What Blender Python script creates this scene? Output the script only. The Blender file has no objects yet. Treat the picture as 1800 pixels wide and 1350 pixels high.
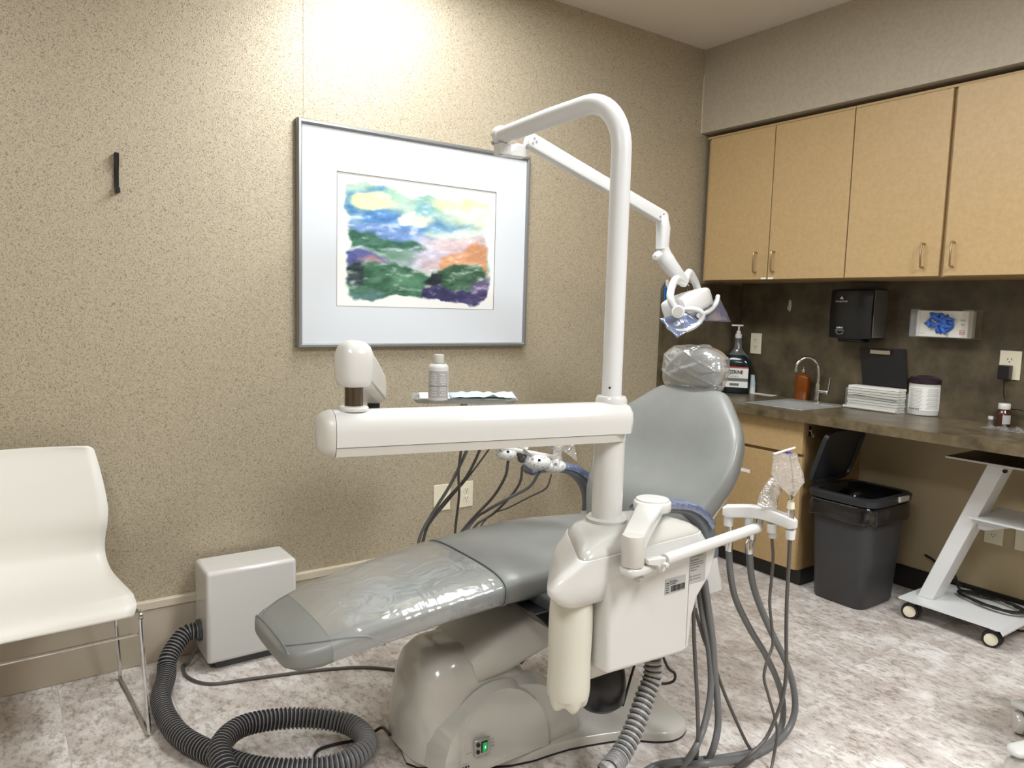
import bpy, bmesh, math, random
import numpy as np
from mathutils import Vector, Matrix, noise
random.seed(7)
C = bpy.context.scene.collection
sc = bpy.context.scene

# ------------------------------------------------------------------ camera, world, lights
FPX = 1310.0
CAM = Vector((0, 0, 1.3))
RC = Matrix(((0.8179063256975548, 0.036380613629634004, -0.574200046443621),
             (-0.5747147017904742, 0.09859894964314352, -0.8123923058936213),
             (0.02706019086798198, 0.9944620143983379, 0.10155317813337131)))
cd = bpy.data.cameras.new('camera'); cd.sensor_width = 36; cd.lens = FPX * 36 / 1800; cd.clip_start = 0.02
cam = bpy.data.objects.new('camera', cd); C.objects.link(cam)
cam.matrix_world = Matrix.Translation(CAM) @ RC.to_4x4()
sc.camera = cam

w = bpy.data.worlds.new('world'); sc.world = w; w.use_nodes = True
w.node_tree.nodes['Background'].inputs[0].default_value = (0.9, 0.92, 1, 1)
w.node_tree.nodes['Background'].inputs[1].default_value = 0.25
sc.view_settings.view_transform = 'Standard'; sc.view_settings.look = 'None'
sc.view_settings.gamma = 1; sc.view_settings.use_curve_mapping = False
sc.view_settings.exposure = 0.32

X1 = 3.62; Y1 = 2.828; X0 = -1.9; Y0 = -2.0; ZC = 2.704
LIGHTS = [(1.50, 1.92, 0.6, 1.2, 26), (1.95, -0.35, 0.6, 1.2, 58), (-0.55, 0.3, 0.6, 1.2, 24)]
for (lx, ly, sx, sy, p) in LIGHTS:
    ld = bpy.data.lights.new('troffer_light', 'AREA'); ld.shape = 'RECTANGLE'
    ld.size = sx * .92; ld.size_y = sy * .92; ld.energy = p; ld.color = (0.90, 0.95, 1.0)
    lo = bpy.data.objects.new('troffer_light', ld); C.objects.link(lo); lo.location = (lx, ly, ZC - 0.035)

# ------------------------------------------------------------------ helpers
def V(*a): return Vector(a)
def at(px, py, **k):
    r = RC @ Vector(((px - 900), -(py - 675), -FPX)); r.normalize()
    if 'd' in k: t = k['d']
    else:
        a = next(iter(k)); i = 'xyz'.index(a); t = (k[a] - CAM[i]) / r[i]
    return CAM + r * t
def lin(c):
    c = c / 255.0
    return c / 12.92 if c <= 0.04045 else ((c + 0.055) / 1.055) ** 2.4
def rgb(r, g, b): return (lin(r), lin(g), lin(b), 1)

def mat(name, col, rough=0.5, metal=0.0, spec=0.5, coat=0.0, alpha=1.0, trans=0.0, emit=None, estr=0, ior=1.5):
    m = bpy.data.materials.new(name); m.use_nodes = True
    b = m.node_tree.nodes['Principled BSDF']
    b.inputs['Base Color'].default_value = rgb(*col)
    b.inputs['Roughness'].default_value = rough; b.inputs['Metallic'].default_value = metal
    b.inputs['Specular IOR Level'].default_value = spec; b.inputs['Coat Weight'].default_value = coat
    b.inputs['Alpha'].default_value = alpha; b.inputs['Transmission Weight'].default_value = trans
    b.inputs['IOR'].default_value = ior
    if emit: b.inputs['Emission Color'].default_value = rgb(*emit); b.inputs['Emission Strength'].default_value = estr
    return m
def nd(m, t, **k):
    n = m.node_tree.nodes.new(t)
    for a, v in k.items(): setattr(n, a, v)
    return n
def link(m, a, b): m.node_tree.links.new(a, b)
def bs(m): return m.node_tree.nodes['Principled BSDF']
def noisy(m, c1, c2, scale=8, detail=6, lo=.35, hi=.65, stretch=(1, 1, 1), bump=0, bscale=None, rough=None, c3=None, mid=.5):
    tc = nd(m, 'ShaderNodeTexCoord'); mp = nd(m, 'ShaderNodeMapping'); mp.inputs['Scale'].default_value = stretch
    link(m, tc.outputs['Object'], mp.inputs[0])
    n = nd(m, 'ShaderNodeTexNoise'); n.inputs['Scale'].default_value = scale; n.inputs['Detail'].default_value = detail
    n.inputs['Roughness'].default_value = .6
    link(m, mp.outputs[0], n.inputs['Vector'])
    r = nd(m, 'ShaderNodeValToRGB'); r.color_ramp.elements[0].position = lo; r.color_ramp.elements[1].position = hi
    r.color_ramp.elements[0].color = rgb(*c1); r.color_ramp.elements[1].color = rgb(*c2)
    if c3: e = r.color_ramp.elements.new(mid); e.color = rgb(*c3)
    link(m, n.outputs['Fac'], r.inputs[0]); link(m, r.outputs[0], bs(m).inputs['Base Color'])
    if bump:
        n2 = nd(m, 'ShaderNodeTexNoise'); n2.inputs['Scale'].default_value = bscale or scale * 4; n2.inputs['Detail'].default_value = 3
        link(m, mp.outputs[0], n2.inputs['Vector'])
        b = nd(m, 'ShaderNodeBump'); b.inputs['Strength'].default_value = bump; b.inputs['Distance'].default_value = .002
        link(m, n2.outputs['Fac'], b.inputs['Height']); link(m, b.outputs[0], bs(m).inputs['Normal'])
    return m

# ------------------------------------------------------------------ materials
M = {}
# embossed, slightly metallic wallpaper
def wallpaper():
    m = mat('wallpaper', (160, 146, 122), rough=.40, spec=.55)
    tc = nd(m, 'ShaderNodeTexCoord')
    n0 = nd(m, 'ShaderNodeTexNoise'); n0.inputs['Scale'].default_value = 55; n0.inputs['Detail'].default_value = 2
    link(m, tc.outputs['Object'], n0.inputs['Vector'])
    mx = nd(m, 'ShaderNodeVectorMath', operation='MULTIPLY_ADD'); mx.inputs[1].default_value = (.035,) * 3
    link(m, n0.outputs['Color'], mx.inputs[0]); link(m, tc.outputs['Object'], mx.inputs[2])
    v = nd(m, 'ShaderNodeTexVoronoi', feature='DISTANCE_TO_EDGE'); v.inputs['Scale'].default_value = 125
    link(m, mx.outputs[0], v.inputs['Vector'])
    r = nd(m, 'ShaderNodeValToRGB'); r.color_ramp.elements[0].position = .03; r.color_ramp.elements[1].position = .30
    r.color_ramp.elements[0].color = rgb(190, 179, 157); r.color_ramp.elements[1].color = rgb(150, 139, 117)
    link(m, v.outputs['Distance'], r.inputs[0])
    link(m, r.outputs[0], bs(m).inputs['Base Color'])
    b = nd(m, 'ShaderNodeBump'); b.inputs['Strength'].default_value = .45; b.inputs['Distance'].default_value = .0015; b.invert = True
    link(m, v.outputs['Distance'], b.inputs['Height']); link(m, b.outputs[0], bs(m).inputs['Normal'])
    bs(m).inputs['Metallic'].default_value = .25
    return m
M['wallpaper'] = wallpaper()
def floor_mat():
    m = mat('vinyl_tile', (200, 190, 180), rough=.38, spec=.45)
    tc = nd(m, 'ShaderNodeTexCoord')
    br = nd(m, 'ShaderNodeTexBrick'); br.offset = .5; br.inputs['Scale'].default_value = 1
    br.inputs['Brick Width'].default_value = .61; br.inputs['Row Height'].default_value = .305
    br.inputs['Mortar Size'].default_value = .0011; br.inputs['Mortar Smooth'].default_value = .3
    br.inputs['Color1'].default_value = (0.0, 0, 0, 1); br.inputs['Color2'].default_value = (1, 1, 1, 1); br.inputs['Mortar'].default_value = (.5, .5, .5, 1)
    mp = nd(m, 'ShaderNodeMapping'); mp.inputs['Rotation'].default_value = (0, 0, math.radians(90)); mp.inputs['Location'].default_value = (0.1, .1, 0)
    link(m, tc.outputs['Object'], mp.inputs[0]); link(m, mp.outputs[0], br.inputs['Vector'])
    # shift the cloudy pattern from tile to tile
    sh = nd(m, 'ShaderNodeVectorMath', operation='MULTIPLY_ADD'); sh.inputs[1].default_value = (3.1, 1.7, 0)
    link(m, br.outputs['Color'], sh.inputs[0]); link(m, tc.outputs['Object'], sh.inputs[2])
    mp2 = nd(m, 'ShaderNodeMapping'); mp2.inputs['Scale'].default_value = (1.3, 1.0, 1); link(m, sh.outputs[0], mp2.inputs[0])
    n1 = nd(m, 'ShaderNodeTexNoise'); n1.inputs['Scale'].default_value = 6.5; n1.inputs['Detail'].default_value = 9; n1.inputs['Roughness'].default_value = .68
    link(m, mp2.outputs[0], n1.inputs['Vector'])
    r1 = nd(m, 'ShaderNodeValToRGB'); e = r1.color_ramp.elements
    e[0].position = .33; e[0].color = rgb(186, 177, 170); e[1].position = .60; e[1].color = rgb(230, 226, 222)
    x = e.new(.44); x.color = rgb(202, 193, 186); x = e.new(.52); x.color = rgb(216, 209, 203)
    link(m, n1.outputs['Fac'], r1.inputs[0])
    mp3 = nd(m, 'ShaderNodeMapping'); mp3.inputs['Scale'].default_value = (1.8, .95, 1); mp3.inputs['Rotation'].default_value = (0, 0, .5); link(m, sh.outputs[0], mp3.inputs[0])
    n2 = nd(m, 'ShaderNodeTexNoise'); n2.inputs['Scale'].default_value = 30; n2.inputs['Detail'].default_value = 8; n2.inputs['Roughness'].default_value = .75
    link(m, mp3.outputs[0], n2.inputs['Vector'])
    r2 = nd(m, 'ShaderNodeValToRGB'); e = r2.color_ramp.elements
    e[0].position = .36; e[0].color = rgb(168, 158, 152); e[1].position = .52; e[1].color = (1, 1, 1, 1)
    link(m, n2.outputs['Fac'], r2.inputs[0])
    mu = nd(m, 'ShaderNodeMixRGB', blend_type='MULTIPLY'); mu.inputs[0].default_value = .8
    link(m, r1.outputs[0], mu.inputs[1]); link(m, r2.outputs[0], mu.inputs[2])
    m2 = nd(m, 'ShaderNodeMixRGB', blend_type='MIX'); m2.inputs[2].default_value = rgb(140, 128, 118)
    mf = nd(m, 'ShaderNodeMath', operation='MULTIPLY'); mf.inputs[1].default_value = .4
    link(m, br.outputs['Fac'], mf.inputs[0]); link(m, mf.outputs[0], m2.inputs[0]); link(m, mu.outputs[0], m2.inputs[1])
    link(m, m2.outputs[0], bs(m).inputs['Base Color'])
    return m
M['floor'] = floor_mat()
M['ceiling'] = mat('ceiling_paint', (206, 198, 184), rough=.9)
M['soffit'] = noisy(mat('soffit_paper', (176, 166, 146), rough=.5), (168, 158, 140), (178, 168, 150), scale=60, bump=.12, bscale=200)
M['paint'] = mat('beige_paint', (176, 160, 128), rough=.75)
M['plainwall'] = mat('plain_wall', (168, 154, 130), rough=.7)
M['basecap'] = mat('base_cap', (200, 190, 170), rough=.5)
M['base'] = mat('base_board', (184, 173, 156), rough=.45)
M['black_base'] = mat('black_cove_base', (34, 31, 28), rough=.5)
M['maple'] = noisy(mat('maple_laminate', (205, 172, 120), rough=.42), (178, 150, 106), (186, 158, 114), scale=60, detail=4)
M['maple_edge'] = mat('maple_edge', (176, 148, 106), rough=.5)
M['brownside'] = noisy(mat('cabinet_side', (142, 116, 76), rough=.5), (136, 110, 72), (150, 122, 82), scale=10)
M['laminate'] = noisy(mat('stone_laminate', (98, 86, 68), rough=.32, spec=.5), (72, 63, 47), (122, 108, 83), scale=13, detail=10, lo=.32, hi=.68)
M['splash'] = noisy(mat('splash_laminate', (84, 74, 58), rough=.4), (62, 54, 41), (104, 93, 72), scale=7, detail=10, lo=.32, hi=.7)
M['white'] = mat('white_enamel', (210, 209, 206), rough=.22, spec=.5, coat=.3)
M['white_metal'] = mat('white_powder_coat', (220, 221, 221), rough=.3)
M['warmwhite'] = mat('warm_white_plastic', (204, 202, 195), rough=.3)
M['greywhite'] = mat('grey_white_plastic', (200, 198, 192), rough=.18, coat=.5)
M['greycap'] = mat('light_grey_plastic', (186, 184, 178), rough=.2, coat=.4)
M['lamp_white'] = mat('lamp_white', (218, 219, 220), rough=.3)
M['bottle_poly'] = mat('milky_polyethylene', (214, 212, 198), rough=.4)
M['vinyl'] = noisy(mat('grey_vinyl', (142, 147, 146), rough=.36, spec=.5), (127, 129, 126), (134, 136, 133), scale=5, bump=.05, bscale=300)
M['vinyl_piping'] = mat('grey_piping', (122, 127, 126), rough=.4)
M['dark_grey'] = mat('dark_grey_plastic', (74, 77, 80), rough=.4)
M['arm_grey'] = mat('armrest_grey', (98, 104, 110), rough=.35)
M['black'] = mat('black_plastic', (22, 22, 24), rough=.35)
M['black_rubber'] = mat('black_rubber', (26, 25, 26), rough=.5)
M['bin'] = mat('charcoal_plastic', (56, 56, 58), rough=.42)
M['binlid'] = mat('bin_lid_plastic', (40, 41, 45), rough=.35)
M['bag'] = mat('black_bin_liner', (18, 18, 20), rough=.12, spec=.8)
M['tube'] = mat('grey_tubing', (106, 107, 108), rough=.38)
M['tube2'] = mat('dark_grey_tubing', (86, 82, 79), rough=.4)
M['hose'] = mat('grey_hose_rib', (132, 132, 135), rough=.3)
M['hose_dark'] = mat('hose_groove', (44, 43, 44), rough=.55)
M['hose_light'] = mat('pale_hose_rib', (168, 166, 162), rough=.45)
M['chrome'] = mat('chrome', (214, 214, 214), rough=.1, metal=1)
M['steel'] = mat('brushed_steel', (186, 185, 182), rough=.34, metal=.8)
M['darksteel'] = mat('dark_steel', (120, 112, 106), rough=.22, metal=1)
M['nickel'] = mat('satin_nickel', (176, 160, 128), rough=.3, metal=1)
M['alu'] = mat('brushed_aluminium_frame', (150, 152, 154), rough=.35, metal=.7)
M['chair_shell'] = mat('ivory_plastic', (228, 226, 219), rough=.4)
M['cream'] = mat('cream_plastic', (226, 220, 196), rough=.4)
M['slot'] = mat('socket_slot', (50, 44, 38), rough=.6)
M['matboard'] = mat('mat_board', (208, 213, 218), rough=.6)
M['paper'] = mat('paper', (238, 238, 232), rough=.7)
M['text_black'] = mat('black_print', (18, 18, 20), rough=.6)
M['text_grey'] = mat('grey_print', (112, 112, 112), rough=.6)
M['text_white'] = mat('white_print', (225, 225, 225), rough=.5)
M['text_red'] = mat('red_print', (190, 70, 60), rough=.6)
M['label_grey'] = mat('grey_label', (172, 172, 170), rough=.5)
M['amber'] = mat('amber_soap', (150, 80, 24), rough=.12, trans=.35, spec=.5)
M['brown_glass'] = mat('brown_bottle', (66, 34, 24), rough=.12)
M['mouthwash'] = mat('dark_teal_liquid', (16, 34, 36), rough=.12)
M['clear_neck'] = mat('clear_plastic_neck', (92, 92, 92), rough=.12)
M['green_switch'] = mat('green_rocker', (20, 90, 50), rough=.3, emit=(40, 180, 90), estr=.5)
M['green_dot'] = mat('green_lamp', (160, 255, 190), rough=.3, emit=(150, 255, 190), estr=1.5)
M['glove'] = mat('blue_nitrile', (70, 118, 214), rough=.45)
M['blue_cloth'] = mat('blue_strap', (30, 92, 150), rough=.5)
M['grey_side'] = mat('grey_side_panel', (104, 104, 102), rough=.45)
M['sink_steel'] = mat('sink_steel', (206, 206, 203), rough=.3, metal=.55)
M['speckled'] = noisy(mat('speckled_white_plastic', (214, 214, 212), rough=.25), (120, 120, 124), (216, 216, 214), scale=160, lo=.36, hi=.44)
M['bib'] = noisy(mat('pale_blue_bib', (176, 208, 224), rough=.6), (166, 202, 220), (206, 226, 236), scale=30)
M['label_blue'] = mat('blue_label', (190, 210, 222), rough=.5)
M['cup'] = mat('white_cup', (226, 226, 220), rough=.5)
M['wood_top'] = noisy(mat('dark_wood_top', (86, 60, 44), rough=.35), (76, 52, 38), (98, 70, 50), scale=20, stretch=(1, 8, 1))
M['diffuser'] = mat('light_diffuser', (255, 255, 250), rough=.5, emit=(255, 248, 235), estr=5)
M['led'] = mat('lamp_reflector', (150, 160, 164), rough=.12, metal=.6)

def film(name, col, dens, rough=.08, bump=.6, scale=18, spec=1.0, wr=(.0, .0)):
    """thin clear plastic: mostly transparent, with glossy wrinkles"""
    m = bpy.data.materials.new(name); m.use_nodes = True; t = m.node_tree; t.nodes.clear()
    o = t.nodes.new('ShaderNodeOutputMaterial')
    tr = t.nodes.new('ShaderNodeBsdfTransparent'); tr.inputs[0].default_value = (1, 1, 1, 1)
    df = t.nodes.new('ShaderNodeBsdfPrincipled'); df.inputs['Base Color'].default_value = rgb(*col)
    df.inputs['Roughness'].default_value = rough; df.inputs['Specular IOR Level'].default_value = .8
    gl = t.nodes.new('ShaderNodeBsdfGlossy'); gl.inputs['Roughness'].default_value = rough; gl.inputs[0].default_value = (1, 1, 1, 1)
    m1 = t.nodes.new('ShaderNodeMixShader'); m1.inputs[0].default_value = dens
    m2 = t.nodes.new('ShaderNodeMixShader')
    lw = t.nodes.new('ShaderNodeLayerWeight'); lw.inputs['Blend'].default_value = .35
    mm = t.nodes.new('ShaderNodeMath'); mm.operation = 'MULTIPLY_ADD'; mm.inputs[1].default_value = .7 * spec; mm.inputs[2].default_value = .10 * spec
    tc = t.nodes.new('ShaderNodeTexCoord'); n = t.nodes.new('ShaderNodeTexNoise'); n.inputs['Scale'].default_value = scale
    n.inputs['Detail'].default_value = 2; n.inputs['Distortion'].default_value = 1.6
    b = t.nodes.new('ShaderNodeBump'); b.inputs['Strength'].default_value = bump; b.inputs['Distance'].default_value = .03
    L = t.links.new
    L(tc.outputs['Object'], n.inputs['Vector']); L(n.outputs['Fac'], b.inputs['Height'])
    L(b.outputs[0], df.inputs['Normal']); L(b.outputs[0], gl.inputs['Normal']); L(b.outputs[0], lw.inputs['Normal'])
    L(lw.outputs['Facing'], mm.inputs[0]); L(mm.outputs[0], m2.inputs[0])
    L(tr.outputs[0], m1.inputs[1]); L(df.outputs[0], m1.inputs[2]); L(m1.outputs[0], m2.inputs[1]); L(gl.outputs[0], m2.inputs[2])
    L(m2.outputs[0], o.inputs[0])
    return m
M['film'] = film('clear_plastic_film', (225, 228, 230), .10, rough=.16, bump=.22, scale=9, spec=.55)
M['film_wrap'] = film('wrinkled_clear_film', (215, 217, 220), .20, rough=.14, bump=.12, scale=14, spec=.8)
M['film_bag'] = film('clear_sleeve', (225, 218, 210), .35, rough=.12, bump=.6, scale=30)
M['film_blue'] = film('blue_film', (112, 134, 180), .5, rough=.2, bump=.25, scale=14, spec=.7)
M['film_lilac'] = film('lilac_film', (134, 140, 176), .55, rough=.28, bump=.2, scale=10, spec=.5)
M['acrylic'] = film('clear_acrylic', (205, 205, 202), .10, rough=.06, bump=0.0, spec=.35)

# ------------------------------------------------------------------ mesh tools
class MB:
    def __init__(s): s.v = []; s.f = []; s.m = []
    def add(s, v, f, mi=0):
        o = len(s.v); s.v += [Vector(p) for p in v]; s.f += [tuple(i + o for i in q) for q in f]; s.m += [mi] * len(f); return s
    def box(s, a, b, mi=0):
        x0, y0, z0 = a; x1, y1, z1 = b
        return s.add([(x0, y0, z0), (x1, y0, z0), (x1, y1, z0), (x0, y1, z0), (x0, y0, z1), (x1, y0, z1), (x1, y1, z1), (x0, y1, z1)],
                     [(0, 3, 2, 1), (4, 5, 6, 7), (0, 1, 5, 4), (1, 2, 6, 5), (2, 3, 7, 6), (3, 0, 4, 7)], mi)
    def obox(s, c, u, v, w_, mi=0):
        c = Vector(c); P = [c + a * u + b * v + d * w_ for d in (-1, 1) for a, b in ((-1, -1), (1, -1), (1, 1), (-1, 1))]
        return s.add(P, [(0, 3, 2, 1), (4, 5, 6, 7), (0, 1, 5, 4), (1, 2, 6, 5), (2, 3, 7, 6), (3, 0, 4, 7)], mi)
    def loft(s, rings, cap=True, closed=False, mi=0, mis=None):
        n = len(rings[0]); v = [p for r in rings for p in r]; f = []; o = len(s.v); m = []
        K = len(rings)
        for k in range(K if closed else K - 1):
            a = k * n; b = ((k + 1) % K) * n
            for i in range(n):
                j = (i + 1) % n; f.append((a + i, a + j, b + j, b + i)); m.append(mis[k] if mis else mi)
        if cap and not closed:
            f.append(tuple(reversed(range(n)))); f.append(tuple((K - 1) * n + i for i in range(n))); m += [mi, mi]
        s.v += [Vector(p) for p in v]; s.f += [tuple(i + o for i in q) for q in f]; s.m += m; return s
    def tube(s, pts, r, n=12, closed=False, cap=True, mi=0, mis=None, flat=None):
        pts = [Vector(p) for p in pts]; K = len(pts)
        rr = r if isinstance(r, (list, tuple)) else [r] * K
        T = []
        for i in range(K):
            a = pts[(i - 1) % K] if (closed or i > 0) else pts[i]; b = pts[(i + 1) % K] if (closed or i < K - 1) else pts[i]
            t = b - a; T.append(t.normalized() if t.length > 1e-9 else (T[-1] if T else V(0, 0, 1)))
        up = V(0, 0, 1) if abs(T[0].z) < .9 else V(1, 0, 0)
        nrm = (up - T[0] * up.dot(T[0])).normalized(); rings = []
        for i in range(K):
            nrm = (nrm - T[i] * nrm.dot(T[i])).normalized(); bn = T[i].cross(nrm)
            q = flat or (1, 1)
            rings.append([pts[i] + (nrm * math.cos(t) * q[0] + bn * math.sin(t) * q[1]) * rr[i] for t in [2 * math.pi * k / n for k in range(n)]])
        return s.loft(rings, cap=cap, closed=closed, mi=mi, mis=mis)
    def lathe(s, prof, c=(0, 0, 0), ax=(0, 0, 1), n=32, mi=0, mis=None):
        c = Vector(c); ax = Vector(ax).normalized(); u = ax.orthogonal().normalized(); w_ = ax.cross(u)
        rings = [[c + ax * z + (u * math.cos(t) + w_ * math.sin(t)) * max(r, 1e-5) for t in [2 * math.pi * k / n for k in range(n)]] for r, z in prof]
        return s.loft(rings, mi=mi, mis=mis)
    def prism(s, poly, a, mi=0):
        """poly: list of world points (planar), extruded by vector a"""
        n = len(poly); a = Vector(a); v = [Vector(p) for p in poly] + [Vector(p) + a for p in poly]
        f = [tuple(reversed(range(n))), tuple(range(n, 2 * n))] + [(i, (i + 1) % n, n + (i + 1) % n, n + i) for i in range(n)]
        return s.add(v, f, mi)
    def ell(s, c, r, n=16, k=10, mi=0, R=None):
        c = Vector(c); rings = []
        for i in range(k + 1):
            a = -math.pi / 2 + math.pi * i / k; cz, cr = math.sin(a), max(math.cos(a), 1e-3); ring = []
            for j in range(n):
                t = 2 * math.pi * j / n; p = V(r[0] * cr * math.cos(t), r[1] * cr * math.sin(t), r[2] * cz)
                ring.append(c + (R @ p if R else p))
            rings.append(ring)
        return s.loft(rings, mi=mi)
    def sheet(s, rows, mi=0):
        n = len(rows[0]); v = [p for r in rows for p in r]
        f = [(a * n + i, a * n + i + 1, (a + 1) * n + i + 1, (a + 1) * n + i) for a in range(len(rows) - 1) for i in range(n - 1)]
        return s.add(v, f, mi)

def spl(pts, per=8, closed=False):
    pts = [Vector(p) for p in pts]; n = len(pts); out = []
    for i in range(n if closed else n - 1):
        if closed: p0, p1, p2, p3 = pts[(i - 1) % n], pts[i], pts[(i + 1) % n], pts[(i + 2) % n]
        else:
            p1, p2 = pts[i], pts[i + 1]; p0 = pts[i - 1] if i else p1 * 2 - p2; p3 = pts[i + 2] if i + 2 < n else p2 * 2 - p1
        for k in range(per):
            t = k / per
            out.append(.5 * ((2 * p1) + (p2 - p0) * t + (2 * p0 - 5 * p1 + 4 * p2 - p3) * t * t + (3 * p1 - p0 - 3 * p2 + p3) * t ** 3))
    if not closed: out.append(pts[-1])
    return out
def resample(pts, step):
    out = [pts[0].copy()]; acc = 0
    for a, b in zip(pts, pts[1:]):
        L = (b - a).length
        if L < 1e-9: continue
        t = step - acc
        while t <= L: out.append(a + (b - a) * (t / L)); t += step
        acc = (acc + L) % step if t > L else acc
        acc = L - (t - step)
    return out
def sring(c, u, v, a, b, e=2.5, n=32):
    """superellipse ring"""
    out = []
    for k in range(n):
        t = 2 * math.pi * k / n; ct, st = math.cos(t), math.sin(t)
        out.append(Vector(c) + u * (a * math.copysign(abs(ct) ** (2 / e), ct)) + v * (b * math.copysign(abs(st) ** (2 / e), st)))
    return out
UX, UY, UZ = V(1, 0, 0), V(0, 1, 0), V(0, 0, 1)

WP = {}
def wpos(o): return WP.get(o.name, Vector((0, 0, 0))) if o else Vector((0, 0, 0))
def obj(name, mb, m, parent=None, bevel=0, seg=3, sub=0, sharp=35, solid=0, flat=False, label=None):
    me = bpy.data.meshes.new(name)
    vs = mb.v
    lo = Vector([min(p[i] for p in vs) for i in range(3)]); hi = Vector([max(p[i] for p in vs) for i in range(3)])
    org = Vector(((lo.x + hi.x) / 2, (lo.y + hi.y) / 2, lo.z))
    me.from_pydata([tuple(p - org) for p in vs], [], mb.f)
    ms = m if isinstance(m, (list, tuple)) else [m]
    for x in ms: me.materials.append(M[x] if isinstance(x, str) else x)
    for p, i in zip(me.polygons, mb.m): p.material_index = i; p.use_smooth = not flat
    bm = bmesh.new(); bm.from_mesh(me); bmesh.ops.recalc_face_normals(bm, faces=bm.faces); bm.to_mesh(me); bm.free()
    if not flat: me.set_sharp_from_angle(angle=math.radians(sharp))
    o = bpy.data.objects.new(name, me); C.objects.link(o)
    o.location = org - wpos(parent)
    if parent: o.parent = parent
    WP[o.name] = org
    if bevel:
        b = o.modifiers.new('bevel', 'BEVEL'); b.width = bevel; b.segments = seg; b.limit_method = 'ANGLE'; b.angle_limit = math.radians(30)
        b.harden_normals = False
        for p in me.polygons: p.use_smooth = True
    if sub:
        s_ = o.modifiers.new('sub', 'SUBSURF'); s_.levels = sub; s_.render_levels = sub
    if solid:
        s_ = o.modifiers.new('solid', 'SOLIDIFY'); s_.thickness = solid; s_.offset = 0
    if label: o['label'] = label
    return o
def thing(name, label, cat, loc, group=None):
    o = bpy.data.objects.new(name, None); C.objects.link(o); o.location = loc; o.empty_display_size = .05
    WP[o.name] = Vector(loc); o['label'] = label; o['category'] = cat
    if group: o['group'] = group
    return o
def tag(o, label, cat, group=None, kind=None):
    o['label'] = label; o['category'] = cat
    if group: o['group'] = group
    if kind: o['kind'] = kind
    return o
def struct(name, mb, m, parent=None, label=None, **k):
    o = obj(name, mb, m, parent, **k)
    if not parent: o['kind'] = 'structure'
    if label: o['label'] = label
    return o
def text(mb, body, size, org, right, up, mi=0, align='LEFT', bold=0.0, squeeze=1.0):
    cu = bpy.data.curves.new('txt', 'FONT'); cu.body = body; cu.size = size; cu.align_x = align; cu.offset = bold * size; cu.resolution_u = 3
    to = bpy.data.objects.new('txt', cu); C.objects.link(to)
    dg = bpy.context.evaluated_depsgraph_get(); me = bpy.data.meshes.new_from_object(to.evaluated_get(dg))
    right = Vector(right).normalized(); up = Vector(up).normalized()
    mb.add([Vector(org) + right * v.co.x * squeeze + up * v.co.y for v in me.vertices], [tuple(p.vertices) for p in me.polygons], mi)
    bpy.data.objects.remove(to); bpy.data.meshes.remove(me); bpy.data.curves.remove(cu)
def quad(mb, org, right, up, w_, h, mi=0):
    o = Vector(org); r = Vector(right) * w_; u = Vector(up) * h
    mb.add([o, o + r, o + r + u, o + u], [(0, 1, 2, 3)], mi)
# direction helpers for writing on faces
WR_R, WR_U = V(0, -1, 0), V(0, 0, 1)      # reading direction on the right wall (seen from the room)
WB_R = V(1, 0, 0)                          # reading direction on the back wall

# ------------------------------------------------------------------ room shell
T = .1
struct('floor', MB().box((X0 - T, Y0 - T, -.08), (X1 + T, Y1 + T, 0)), 'floor', label='pinkish grey stone-look vinyl tile floor')
struct('ceiling', MB().box((X0 - T, Y0 - T, ZC), (X1 + T, Y1 + T, ZC + .08)), 'ceiling')
struct('wall_back', MB().box((X0 - T, Y1, 0), (X1 + T, Y1 + T, ZC)), 'wallpaper', label='beige embossed wallpaper wall with the framed painting')
struct('wall_right', MB().box((X1, Y0 - T, 0), (X1 + T, Y1, ZC)), 'paint')
struct('wall_left', MB().box((X0 - T, Y0 - T, 0), (X0, Y1, ZC)), 'plainwall')
struct('wall_front', MB().box((X0, Y0 - T, 0), (X1, Y0, ZC)), 'plainwall')
struct('trim_soffit', MB().box((3.21, Y0 + .001, 2.268), (X1 - .001, Y1 - .001, ZC - .001)), 'soffit', label='beige papered soffit above the wall cabinets')
struct('trim_corner_bead', MB().box((3.204, Y1 - .006, 2.268), (3.2095, Y1 - .0005, ZC - .13)), 'basecap', flat=True)
bb = MB().box((X0, Y1 - .018, 0), (X1 - .55, Y1 - .0005, .2)); struct('baseboard_back', bb, 'base', bevel=.003)
bb = MB().box((X0, Y1 - .024, .2), (X1 - .55, Y1 - .0005, .231)); struct('trim_baseboard_cap', bb, 'basecap', bevel=.004)
struct('baseboard_right', MB().box((X1 - .008, Y0, 0), (X1 - .0005, 2.02, .105)), 'black_base')
struct('baseboard_left', MB().box((X0 + .0005, Y0, 0), (X0 + .018, Y1, .2)), 'base')
struct('baseboard_front', MB().box((X0 + .02, Y0 + .0005, 0), (X1 - .02, Y0 + .018, .2)), 'base')
# vertical paper seam left of the picture
struct('trim_wallpaper_seam', MB().box((1.005 - .001, Y1 - .0012, 1.99), (1.005 + .0002, Y1 - .0002, ZC)), 'base', flat=True)

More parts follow.
